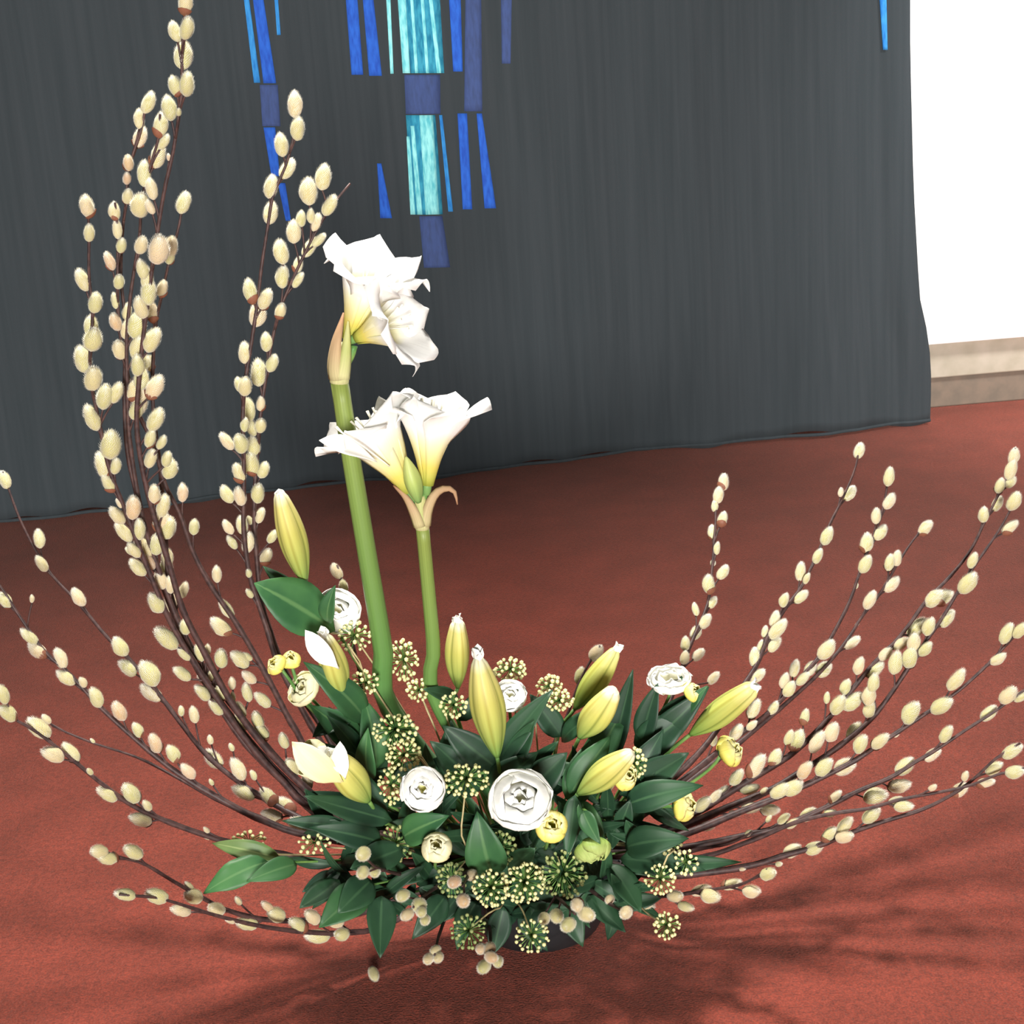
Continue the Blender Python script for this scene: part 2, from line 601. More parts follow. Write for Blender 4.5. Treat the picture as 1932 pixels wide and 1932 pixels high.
# ------------------------------------------------------------------ willow
def catkin_mesh(seed, plump):
    r = random.Random(seed)
    nz, na = 11, 12
    ph = [r.uniform(0, 6.28) for _ in range(6)]
    V, Fc = [], []

    def rad_at(s):
        return plump * (math.sin(math.pi * min(0.992, max(0.008, s ** 0.92))) ** 0.46)
    for i in range(nz):
        s = i / (nz - 1)
        for k in range(na):
            a = 2 * math.pi * k / na
            b = 1 + 0.05 * math.sin(3 * a + ph[0] + 5 * s) + 0.04 * math.sin(5 * a + ph[1] - 9 * s) + r.uniform(-0.05, 0.05)
            V.append(Vector((rad_at(s) * b * math.cos(a) + 0.05 * math.sin(3 * s + ph[2]), rad_at(s) * b * math.sin(a), s - 0.5)))
    for i in range(nz - 1):
        for k in range(na):
            k2 = (k + 1) % na
            Fc.append((i * na + k, i * na + k2, (i + 1) * na + k2, (i + 1) * na + k))
    Fc.append(tuple(range(na))[::-1])
    Fc.append(tuple((nz - 1) * na + k for k in range(na)))
    nb = len(Fc)
    for i in range(460):
        s = (i + 0.5) / 460 * 0.96 + 0.02
        a = i * 2.39996
        R = rad_at(s)
        d = Vector((math.cos(a), math.sin(a), 0))
        t = Vector((-d.y, d.x, 0))
        slope = (rad_at(min(0.99, s + 0.03)) - rad_at(max(0.01, s - 0.03))) / 0.06
        out = (d * 0.55 + Vector((0, 0, 1)) * 0.8 + d * slope * 0.6).normalized()
        p = d * R * 0.93 + Vector((0.05 * math.sin(3 * s + ph[2]), 0, s - 0.5))
        ln = r.uniform(0.09, 0.18)
        w = 0.012
        b = len(V)
        V += [p - t * w, p + t * w, p + out * ln + t * r.uniform(-.02, .02)]
        Fc.append((b, b + 1, b + 2))
    me = mesh('catkin', V, Fc)
    me['nb'] = nb
    return me


def scale_mesh(plump):
    V = []
    nz, na = 6, 8
    for i in range(nz):
        s = 0.0 + 0.42 * i / (nz - 1)
        rad = 1.12 * plump * (math.sin(math.pi * min(0.995, max(0.02, s ** 0.82))) ** 0.62) + 0.01
        half = math.radians(115 * (1 - 0.85 * (i / (nz - 1)) ** 2))
        for k in range(na):
            a = -half + 2 * half * k / (na - 1)
            V.append(Vector((rad * math.cos(a), rad * math.sin(a), s - 0.54)))
    return mesh('bud_scale', V, grid_faces(nz, na))


CK = [catkin_mesh(i, p) for i, p in enumerate((0.315, 0.295, 0.335, 0.285, 0.315))]
CKP = [c.copy() for c in CK[:2]]
for grp, mn in ((CK, 'catkin'), (CKP, 'catkin_pink')):
    for c in grp:
        c.materials.append(M[mn])
        c.materials.append(M['fur'])
        for pi in range(c['nb'], len(c.polygons)):
            c.polygons[pi].material_index = 1
        del c['nb']
SCM = scale_mesh(0.31)
SCM.materials.append(M['scale'])
rng = random.Random(21)
WG = 'pussy willow branches of the arrangement'


def willow(label, Yb, Yt, clen, rb, twig, cats, base=None, rt=0.0014):
    """twig: photo points from tip to foot; Yb, Yt: distance of foot and tip"""
    pts = twig[::-1]
    L = [0]
    for a, b in zip(pts, pts[1:]):
        L.append(L[-1] + math.hypot(b[0] - a[0], b[1] - a[1]))
    P, Ys = [], []
    for (x, y), l in zip(pts, L):
        f = l / L[-1]
        Yv = Yb + (Yt - Yb) * f
        Ys.append(Yv)
        P.append(at(x, y, Yv))
    foot = Vector(base) if base else Vector((max(-0.07, min(0.07, P[0].x * 0.4)), 1.60, 0.10))
    P = [foot] + P
    n = max(24, len(P) * 4)
    C = spline(P, n)
    root = empty('willow_branch', foot)
    tag(root, label, 'willow branch', WG)
    rb *= 1.32
    R = [rb + (rt - rb) * (i / (n - 1)) ** 0.85 for i in range(n)]
    for i in range(3, n - 1, 5):
        R[i] *= 1.12
    TV, TF = tube(C, R, 7)
    def proj(p):
        q = p - CAM
        w = q.dot(_f)
        return CX + F * q.dot(CR) / w, CX + F * q.dot(CD) / w
    PR = [proj(p) for p in C]
    for cdat in cats:
        x, y = cdat[:2]
        ln = cdat[2] if len(cdat) > 2 and cdat[2] else clen
        pink = len(cdat) > 3
        i = min(range(n), key=lambda k: (PR[k][0] - x) ** 2 + (PR[k][1] - y) ** 2)
        dist = math.hypot(PR[i][0] - x, PR[i][1] - y)
        T = (C[min(i + 1, n - 1)] - C[max(i - 1, 0)]).normalized()
        jit = rng.uniform(-1, 1)
        dY = (0.010 if jit > 0 else -0.012) if dist < ln * 0.22 and i < n - 3 else 0.004 * jit
        pos = at(x, y, C[i].y + dY)
        size = ln * mpp(x, y, pos.y)
        out = pos - C[i]
        out -= T * out.dot(T)
        if out.length < 1e-4:
            out = Vector((0, -1, 0.2))
        axis = (T + out.normalized() * min(0.55, 0.15 + 0.5 * out.length / max(size, 1e-4)) + Vector((0, 0, 0.12))).normalized()
        back = pos - axis * size * 0.48
        if (back - C[i]).length > R[i] + 0.001:          # little spur that carries the catkin
            k0 = max(0, i - 2)
            v, fc = tube(spline([C[k0], C[k0].lerp(back, 0.5) + T * size * 0.06, back + axis * size * 0.05], 5), [0.0016, 0.0014, 0.0013, 0.0013, 0.0012], 5)
            b0_ = len(TV)
            TV += v
            TF += [tuple(b0_ + q_ for q_ in f_) for f_ in fc]
        me = rng.choice(CKP) if pink else rng.choice(CK)
        k = obj('catkin', me, None, root, pos - foot)
        q = axis.to_track_quat('Z', 'Y')
        spin = Matrix.Rotation(rng.uniform(0, 6.28), 4, 'Z')
        k.rotation_euler = (q.to_matrix().to_4x4() @ spin).to_euler()
        fat = rng.uniform(0.86, 1.06)
        k.scale = (size * fat, size * fat, size)
        if ln >= 26 and rng.random() < 0.28:
            obj('bud_scale', SCM, None, k)
    wobj('twig', TV, TF, M['bark'], root)
    return root


T_ = lambda *a: list(zip(a[::2], a[1::2]))
P_ = 'p'
willow('tallest pussy willow branch, leaving the top of the frame at left', 1.56, 1.42, 46, 0.0048,
       T_(352, -40, 344, 100, 343, 170, 336, 230, 324, 300, 312, 350, 300, 420, 288, 500, 280, 560, 270, 640, 262, 720, 258, 800, 268, 880, 290, 970, 318, 1060, 345, 1150, 385, 1230, 440, 1330, 510, 1420, 590, 1500, 660, 1560),
       [(350, 5), (331, 60, 38), (351, 54, 46), (346, 105, 52), (353, 160, 50), (330, 163, 38), (319, 205), (337, 212, 18), (318, 297, 14, P_), (286, 357, 40), (284, 391, 28), (297, 472, 60), (268, 509, 38), (277, 527, 46), (281, 552, 48), (266, 581, 44), (288, 643, 50), (259, 690, 44), (266, 715, 44), (292, 731, 50), (293, 793, 50), (284, 828, 38), (304, 835, 30), (284, 866, 36), (315, 867, 32), (319, 885, 40), (292, 933, 38), (308, 955, 46)])
willow('second tallest pussy willow branch, hugging the tallest one at left', 1.57, 1.47, 46, 0.0045,
       T_(302, 215, 299, 260, 285, 310, 268, 380, 263, 450, 250, 530, 242, 600, 239, 660, 241, 760, 245, 830, 258, 920, 275, 1000, 305, 1090, 335, 1170, 370, 1250, 420, 1330, 490, 1420, 570, 1500, 660, 1570),
       [(302, 236), (308, 268, 32), (298, 294, 48), (272, 328, 48), (266, 388, 50), (266, 463, 40), (259, 614, 54), (259, 657, 48), (263, 759, 50), (257, 773, 44), (272, 1035, 48), (281, 1060, 38, P_), (295, 1028, 42), (303, 984, 42), (317, 997, 44), (303, 1096, 36), (321, 1104, 36), (350, 1183, 32), (377, 1232, 36), (391, 1227, 24), (418, 1243, 38), (254, 736, 44), (268, 690, 42)])
willow('slim pussy willow branch left of the two tallest, tip pointing slightly right', 1.57, 1.52, 38, 0.0042,
       T_(279, 180, 265, 250, 245, 310, 240, 370, 232, 430, 228, 520, 236, 600, 236, 680, 235, 750, 240, 850, 262, 950, 285, 1040, 320, 1140, 355, 1230, 400, 1310, 460, 1400, 540, 1480, 640, 1560),
       [(279, 194, 42), (263, 225, 36), (264, 259, 40), (242, 308, 32, P_), (239, 337, 26, P_), (241, 371, 32), (239, 588, 32), (245, 1040, 20), (330, 1190, 20)])
willow('pussy willow branch bending furthest right below the tall left cluster', 1.58, 1.50, 36, 0.0045,
       T_(217, 382, 222, 440, 222, 500, 222, 570, 228, 640, 240, 700, 262, 780, 290, 840, 312, 915, 340, 970, 366, 1045, 402, 1111, 446, 1176, 489, 1249, 518, 1303, 560, 1380, 620, 1450),
       [(217, 399, 34), (221, 433, 36), (229, 464, 30), (207, 493, 36, P_), (224, 532, 32), (217, 568, 30), (219, 608, 36, P_), (239, 621, 38), (226, 661, 40), (344, 930, 36, P_), (366, 995, 32), (409, 1084, 34), (428, 1149, 40), (418, 1182, 46), (453, 1245, 42), (467, 1239, 22), (471, 1278, 32), (496, 1321, 38)])
willow('leftmost upright pussy willow branch with fat catkins against the curtain', 1.56, 1.44, 46, 0.0048,
       T_(165, 380, 168, 440, 168, 520, 175, 590, 170, 660, 172, 720, 188, 800, 205, 880, 235, 960, 262, 1030, 290, 1100, 320, 1170, 360, 1240, 405, 1310, 460, 1390, 530, 1470, 620, 1540),
       [(165, 390, 44), (168, 440, 36), (156, 529, 44), (179, 572, 40), (172, 617, 44), (176, 641, 48), (156, 679, 50), (174, 715, 50), (197, 750, 52), (219, 742, 44), (174, 789, 54), (209, 840, 56), (194, 878, 50), (217, 880, 32), (204, 912, 38), (250, 959, 46, P_), (225, 950, 20), (222, 973, 40), (234, 1004, 44), (263, 1000, 42), (254, 1038, 36), (261, 1071, 40), (295, 1138, 42), (315, 1205, 54), (348, 1234, 32), (344, 1272, 38), (382, 1308, 38), (408, 1335, 36)])
willow('pussy willow branch with a lone catkin tip right of the tall left cluster', 1.57, 1.54, 38, 0.0045,
       T_(346, 372, 337, 430, 322, 480, 308, 545, 296, 600, 290, 660, 288, 740, 292, 800, 300, 860, 308, 950, 314, 1040, 320, 1110, 345, 1190, 400, 1280, 470, 1370, 560, 1470, 650, 1550),
       [(346, 383, 42), (322, 467, 42), (321, 487, 28), (306, 545, 36), (288, 590, 38), (284, 686, 30), (315, 1053, 38), (315, 1071, 36), (322, 1136, 42), (346, 1114, 32), (384, 1279, 26), (400, 1276, 22), (418, 1308, 34), (438, 1290, 26), (440, 1314, 18), (467, 1307, 38), (453, 1340, 38), (457, 1363, 36), (487, 1360, 38), (493, 1382, 40), (536, 1398, 32), (551, 1449, 42), (580, 1474, 36)])
willow('upright pussy willow branch in front of the far-left blue stripes', 1.60, 1.60, 40, 0.0042,
       T_(556, 180, 555, 250, 540, 310, 515, 370, 505, 430, 494, 500, 486, 570, 474, 650, 463, 720, 458, 790, 460, 860, 460, 930, 460, 1000, 470, 1080, 488, 1140, 505, 1190, 520, 1240, 550, 1300, 600, 1390, 680, 1500),
       [(556, 198, 48), (562, 244, 44), (531, 274, 44), (542, 319, 42), (511, 353, 44), (510, 402, 44), (473, 550, 46), (500, 565, 42), (484, 594, 46), (461, 666, 40), (451, 726, 28), (462, 730, 40), (428, 833, 38), (453, 838, 40), (462, 802, 28), (451, 893, 38), (429, 933, 36), (453, 937, 38), (431, 995, 30), (438, 1024, 30), (457, 991, 36), (467, 1024, 40), (469, 1082, 18), (471, 1120, 20)])
willow('pussy willow branch leaning right with a bare twig tip beside the amaryllis', 1.62, 1.66, 38, 0.0042,
       T_(661, 346, 625, 390, 592, 445, 560, 510, 530, 580, 512, 650, 502, 710, 492, 780, 486, 850, 481, 920, 480, 990, 485, 1060, 492, 1130, 510, 1190, 540, 1270, 600, 1360, 700, 1500),
       [(610, 335, 48), (583, 362, 50), (621, 388, 42), (569, 413, 30), (587, 408, 28), (596, 420, 34), (554, 438, 42), (601, 453, 32), (583, 467, 42), (531, 476, 46), (534, 523, 42), (562, 500, 30), (562, 529, 32), (529, 588, 32), (502, 646, 36), (513, 686, 34), (487, 704, 50), (470, 773, 44), (492, 762, 28), (475, 806, 36), (492, 804, 30), (478, 842, 38), (475, 875, 46), (496, 887, 32), (487, 932, 40), (491, 973, 30), (471, 982, 18), (513, 1013, 28), (502, 1051, 34)])
willow('thin pussy willow branch arching to the left edge, its tip against the curtain', 1.58, 1.85, 38, 0.0044,
       T_(5, 890, 40, 985, 90, 1075, 150, 1140, 200, 1200, 245, 1245, 300, 1310, 345, 1370, 390, 1425, 450, 1475, 540, 1530, 640, 1570),
       [(9, 906, 36), (74, 1017, 36), (79, 1064, 34), (149, 1127, 38), (228, 1220, 40), (241, 1261, 40), (281, 1272, 52), (286, 1307, 48), (342, 1342, 20), (366, 1349, 32), (397, 1396, 18), (404, 1432, 46), (437, 1410, 16), (449, 1452, 46), (478, 1463, 20), (460, 1496, 46), (507, 1503, 42), (540, 1521, 44), (513, 1539, 42), (565, 1557, 44)])
willow('thick pussy willow branch sweeping from the left edge below the thin one', 1.57, 1.60, 38, 0.0056,
       T_(-40, 1060, 0, 1105, 35, 1160, 85, 1230, 130, 1270, 185, 1330, 250, 1390, 330, 1455, 420, 1510, 490, 1545, 600, 1580),
       [(9, 1133, 34), (56, 1201, 40), (71, 1227, 40), (114, 1243, 40), (125, 1279, 40), (156, 1288, 22), (181, 1317, 40), (226, 1342, 40, P_), (259, 1378, 30), (293, 1403, 38, P_), (326, 1423, 36), (355, 1456, 36, P_), (399, 1476, 14), (60, 1130, 16)])
willow('thin bare willow twig crossing behind the two lower left branches', 1.60, 1.72, 30, 0.0028,
       T_(80, 1352, 100, 1370, 170, 1400, 261, 1430, 333, 1467, 430, 1520, 560, 1570), [(88, 1357, 22), (175, 1398, 12)])
willow('low pussy willow branch with large catkins entering at the left edge', 1.55, 1.42, 42, 0.0056,
       T_(-30, 1325, 0, 1345, 60, 1375, 130, 1428, 190, 1477, 250, 1520, 310, 1548, 390, 1577, 460, 1597, 530, 1612, 640, 1630),
       [(5, 1311, 40), (14, 1347, 42), (74, 1374, 52), (100, 1425, 46), (134, 1420, 44), (170, 1456, 18), (203, 1499, 44), (248, 1497, 46), (266, 1546, 44), (278, 1520, 26), (390, 1566, 16), (392, 1580, 16)])
willow('short front-left pussy willow branch ending in a cluster of pale catkins', 1.54, 1.36, 40, 0.0050,
       T_(180, 1600, 225, 1617, 272, 1630, 326, 1662, 384, 1695, 428, 1717, 500, 1735, 600, 1735, 720, 1710),
       [(188, 1608, 36), (205, 1619, 40), (252, 1608, 44), (409, 1715, 44), (366, 1691, 40), (357, 1672, 22), (467, 1742, 42), (505, 1711, 30, P_), (522, 1727, 40), (450, 1700, 20)])
willow('lowest front-left pussy willow branch lying close above the carpet', 1.53, 1.32, 40, 0.0042,
       T_(225, 1688, 290, 1693, 340, 1706, 400, 1725, 480, 1745, 560, 1757, 650, 1760, 740, 1740),
       [(237, 1688, 40), (297, 1690, 46), (342, 1718, 42), (563, 1746, 42), (589, 1731, 40), (600, 1767, 46), (632, 1735, 44), (645, 1762, 36), (435, 1738, 20)])
willow('short pussy willow tip beside the white flower behind the tall amaryllis', 1.64, 1.68, 30, 0.0030,
       T_(636, 1066, 646, 1100, 655, 1150, 670, 1230, 720, 1400), [(636, 1078, 32), (648, 1107, 28)])
willow('short pussy willow tip peeping out behind the right-hand green lily bud', 1.66, 1.72, 30, 0.0030,
       T_(1132, 1218, 1112, 1250, 1092, 1290, 1070, 1350, 1030, 1450), [(1125, 1233, 34), (1094, 1275, 32)])
# short branches pointing at the camera: round catkins seen end on
for lab, pts, cats in (
    ('three pale round catkins on a short twig at the left front', T_(690, 1620, 720, 1640, 790, 1650), [(684, 1611, 34), (685, 1646, 34), (708, 1644, 32)]),
    ('loose knot of yellowish catkins pointing forward, left of the bowl front', T_(780, 1712, 800, 1690, 850, 1660), [(761, 1690, 30), (789, 1708, 32), (795, 1720, 28), (769, 1726, 30), (803, 1736, 24)]),
    ('tight trio of small catkins hanging low at the front left', T_(820, 1802, 830, 1760, 860, 1700), [(822, 1793, 24), (809, 1809, 26), (827, 1806, 26)]),
    ('three brownish catkins just below the cream rosebud', T_(872, 1672, 885, 1650, 900, 1630), [(858, 1664, 28, P_), (891, 1651, 28), (875, 1699, 30, P_)]),
    ('lowest cluster of orange-tinted catkins at the very front', T_(925, 1808, 925, 1760, 920, 1700), [(924, 1790, 32, P_), (914, 1824, 34), (940, 1814, 30), (927, 1806, 28, P_), (908, 1790, 24, P_)]),
    ('cluster of rounded pinkish catkins at front right of the bowl', T_(1085, 1725, 1060, 1700, 1020, 1660), [(1089, 1708, 36), (1106, 1725, 34), (1073, 1745, 34), (1051, 1728, 34), (1025, 1733, 28)]),
    ('two small pale catkins half in shadow right of the front cluster', T_(1185, 1722, 1150, 1705, 1090, 1660), [(1182, 1722, 30), (1151, 1697, 24)]),
):
    x, y = pts[0]
    r = willow(lab, 1.50, 1.33, 30, 0.0034, pts, cats)
    for ch in r.children:
        if ch.name.startswith('catkin'):      # seen end on: turn the fur towards the lens side
            q = Vector((random.uniform(-.4, .4), -1, 0.25)).to_track_quat('Z', 'Y')
            ch.rotation_euler = q.to_euler()
            ch.scale = [v * 1.22 for v in ch.scale]
willow('low front-right pussy willow branch with a row of round golden catkins', 1.52, 1.36, 38, 0.0036,
       T_(1448, 1640, 1400, 1668, 1330, 1680, 1260, 1690, 1190, 1690, 1100, 1670),
       [(1216, 1708, 38), (1209, 1690, 26), (1273, 1691, 38), (1293, 1710, 34), (1322, 1680, 40), (1340, 1691, 40), (1379, 1668, 40), (1417, 1681, 38), (1448, 1649, 36)])
willow('nearest-to-centre right pussy willow branch, short and far back', 1.62, 1.98, 32, 0.0038,
       T_(1370, 898, 1352, 950, 1350, 990, 1343, 1080, 1335, 1140, 1310, 1200, 1290, 1250, 1265, 1320, 1200, 1450),
       [(1365, 910, 32), (1355, 935, 32), (1348, 955, 24), (1363, 980, 30), (1344, 1005, 30), (1353, 1035, 24), (1363, 1080, 32), (1338, 1103, 36), (1345, 1062, 16), (1344, 1137, 26), (1312, 1150, 26), (1331, 1173, 32), (1312, 1194, 32), (1293, 1215, 28), (1317, 1236, 30), (1291, 1241, 26), (1346, 1280, 30)])
willow('right-hand pussy willow branch whose tip just reaches the curtain hem', 1.62, 1.92, 36, 0.0044,
       T_(1621, 845, 1613, 885, 1590, 940, 1565, 990, 1540, 1050, 1510, 1110, 1480, 1150, 1450, 1200, 1430, 1250, 1405, 1290, 1370, 1350, 1300, 1440),
       [(1621, 851, 34), (1602, 931, 36), (1586, 929, 18), (1560, 1012, 36), (1543, 1050, 30), (1510, 1079, 36), (1522, 1092, 22), (1510, 1126, 34), (1480, 1133, 28), (1461, 1168, 32), (1467, 1188, 46), (1443, 1192, 24), (1461, 1217, 34), (1424, 1241, 38), (1437, 1221, 28), (1429, 1276, 36)])
willow('right-hand pussy willow branch with six close catkins near its upright tip', 1.62, 1.90, 36, 0.0044,
       T_(1677, 888, 1668, 950, 1650, 1010, 1625, 1070, 1605, 1130, 1575, 1190, 1545, 1240, 1500, 1290, 1450, 1345, 1390, 1390, 1290, 1470),
       [(1677, 900, 36), (1677, 946, 34), (1653, 974, 30), (1660, 1005, 34), (1634, 1025, 38), (1632, 1065, 36), (1615, 1105, 14), (1558, 1226, 42), (1528, 1262, 36), (1499, 1262, 34), (1480, 1285, 30), (1514, 1281, 32), (1488, 1300, 32), (1458, 1336, 30), (1422, 1338, 40), (1418, 1369, 24), (1389, 1382, 34), (1347, 1398, 22)])
willow('thin reddish pussy willow branch with a single white catkin at its tip', 1.63, 1.86, 36, 0.0040,
       T_(1746, 990, 1715, 1030, 1690, 1070, 1660, 1120, 1625, 1165, 1600, 1205, 1555, 1260, 1500, 1312, 1450, 1355, 1390, 1405, 1280, 1490),
       [(1746, 997, 34), (1678, 1062, 32), (1692, 1054, 30), (1681, 1103, 38), (1641, 1133, 38), (1607, 1213, 36), (1554, 1264, 38), (1617, 1178, 12)])
willow('far right pussy willow branch with a long fluffy tip at the right edge', 1.62, 1.80, 38, 0.0048,
       T_(1916, 845, 1905, 890, 1888, 925, 1860, 980, 1830, 1040, 1790, 1090, 1750, 1130, 1720, 1172, 1690, 1210, 1650, 1250, 1600, 1310, 1550, 1370, 1490, 1425, 1400, 1480, 1280, 1550),
       [(1912, 861, 32), (1907, 887, 40), (1906, 910, 26), (1886, 917, 30), (1882, 951, 32), (1856, 972, 30), (1762, 1130, 40), (1780, 1128, 40), (1730, 1186, 48), (1700, 1215, 34), (1670, 1234, 32), (1651, 1264, 40), (1621, 1257, 34), (1596, 1297, 30), (1560, 1317, 22), (1581, 1331, 42), (1607, 1323, 46), (1518, 1353, 30), (1503, 1397, 42), (1488, 1392, 30), (1427, 1446, 50), (1461, 1429, 34), (1389, 1467, 36), (1414, 1488, 38), (1363, 1497, 38), (1348, 1503, 32), (1325, 1518, 38), (1306, 1541, 36), (1333, 1558, 32)])
willow('second far right pussy willow branch, close below the long fluffy tip', 1.60, 1.74, 38, 0.0052,
       T_(1920, 935, 1885, 1000, 1840, 1065, 1805, 1120, 1775, 1170, 1750, 1205, 1720, 1250, 1680, 1310, 1640, 1360, 1580, 1410, 1520, 1450, 1450, 1492, 1380, 1520, 1260, 1570),
       [(1912, 946, 38), (1905, 995, 36), (1835, 1058, 32), (1825, 1101, 46), (1787, 1168, 38), (1753, 1183, 36), (1723, 1213, 36), (1745, 1225, 34), (1717, 1241, 42), (1689, 1251, 44), (1647, 1289, 36), (1640, 1314, 38), (1640, 1338, 34), (1569, 1382, 38), (1611, 1380, 42), (1541, 1401, 46), (1441, 1492, 18), (1416, 1524, 38), (1452, 1528, 36), (1386, 1535, 24)])
willow('right-edge pussy willow branch with fat catkins at its cut-off tip', 1.58, 1.62, 42, 0.0050,
       T_(1965, 1150, 1932, 1182, 1900, 1215, 1860, 1257, 1810, 1302, 1760, 1337, 1700, 1377, 1650, 1410, 1600, 1442, 1500, 1490, 1400, 1530, 1270, 1580),
       [(1899, 1196, 42), (1924, 1190, 36), (1882, 1243, 34), (1803, 1283, 48), (1719, 1346, 46), (1776, 1333, 46), (1660, 1399, 42), (1624, 1405, 38), (1691, 1387, 12), (1518, 1454, 38, P_), (1554, 1448, 40), (1594, 1448, 44), (1470, 1492, 40), (1495, 1486, 42)])
willow('right pussy willow branch with widely spaced catkins running to the edge', 1.56, 1.54, 38, 0.0048,
       T_(1960, 1282, 1932, 1302, 1880, 1340, 1830, 1372, 1770, 1412, 1720, 1442, 1680, 1467, 1620, 1492, 1560, 1522, 1480, 1557, 1400, 1577, 1280, 1600),
       [(1901, 1312, 40), (1926, 1314, 32), (1865, 1346, 38), (1785, 1386, 36), (1759, 1425, 36), (1706, 1446, 42), (1696, 1482, 42), (1651, 1503, 46), (1575, 1503, 30), (1564, 1533, 28), (1524, 1537, 36), (1494, 1554, 30), (1478, 1545, 28), (1450, 1545, 16)])
willow('lower right pussy willow branch with thick bare stretch near its tip', 1.54, 1.46, 38, 0.0052,
       T_(1925, 1402, 1880, 1430, 1840, 1467, 1800, 1497, 1740, 1527, 1660, 1552, 1600, 1573, 1540, 1597, 1480, 1614, 1420, 1632, 1340, 1645, 1230, 1650),
       [(1909, 1418, 42), (1875, 1450, 36), (1810, 1490, 36), (1821, 1465, 20), (1643, 1539, 42), (1594, 1558, 40), (1592, 1579, 36), (1564, 1575, 36), (1535, 1600, 36), (1494, 1605, 36), (1469, 1630, 14), (1400, 1640, 14)])
willow('thin low right pussy willow twig running just beneath the thick one', 1.55, 1.44, 34, 0.0034,
       T_(1960, 1440, 1932, 1449, 1880, 1462, 1830, 1482, 1770, 1495, 1700, 1508, 1640, 1525, 1570, 1535, 1500, 1552, 1420, 1585, 1300, 1620),
       [(1914, 1456, 36), (1859, 1477, 34), (1759, 1486, 18), (1704, 1522, 36), (1690, 1512, 30)])
willow('bare brown willow stub among the lower right branches', 1.55, 1.50, 20, 0.0040,
       T_(1420, 1570, 1380, 1590, 1330, 1600, 1270, 1610), [(1412, 1572, 16)])

# ------------------------------------------------------------------ leaves
def leaf_geo(base, tip, w, nrm, bend=0.12, fold_=0.25, wave=0.0, peak=0.42, n=11, k=7):
    ax = tip - base
    L = ax.length
    ax.normalize()
    side = nrm.cross(ax)
    if side.length < 1e-3:
        side = Vector((1, 0, 0)).cross(ax)
    side.normalize()
    up = ax.cross(side)
    V, uv = [], []
    for i in range(n):
        t = i / (n - 1)
        tt = t ** (math.log(0.5) / math.log(peak))
        hw = 0.5 * w * max(0.02, math.sin(math.pi * min(1, tt)) ** 0.85)
        mid = base + ax * (L * t) + up * (bend * L * 4 * t * (1 - t) - bend * L * 0.8 * t * t)
        for j in range(k):
            s = -1 + 2 * j / (k - 1)
            z = fold_ * hw * abs(s) ** 1.3 + wave * w * math.sin(t * 13 + (3 if s > 0 else 0)) * s * s
            V.append(mid + side * (hw * s) + up * z)
            uv.append((0.5 + 0.5 * s, t))
    return V, grid_faces(n, k), uv


def leaf_px(parent, bx, by, Y0, tx, ty, Y1, w, mat='leaf', nrm=None, **kw):
    if mat == 'leaf':
        w *= 0.78
        kw.setdefault('bend', random.uniform(-0.06, 0.2))
        kw.setdefault('peak', random.uniform(0.33, 0.45))
    b, t = at(bx, by, Y0), at(tx, ty, Y1)
    wm = w * mpp(tx, ty, 0.5 * (Y0 + Y1))
    if nrm is None:
        nrm = Vector((random.uniform(-.35, .35), -0.75, 0.6))
    V, Fc, uv = leaf_geo(b, t, wm, nrm.normalized(), **kw)
    return wobj('leaf', V, Fc, M[mat], parent, uv, thick=0.0006)


def stem_px(parent, pts, r0, r1, mat='stem', foot=None, name='stem', n=16, sides=8):
    P = [at(*p) for p in pts]
    if foot is not None:
        P = [foot] + P
    C = spline(P, n)
    return wobj(name, *tube(C, [r0 + (r1 - r0) * i / (n - 1) for i in range(n)], sides), M[mat], parent)


FOOT = lambda x: Vector((max(-0.075, min(0.075, x)), 1.60, 0.115))

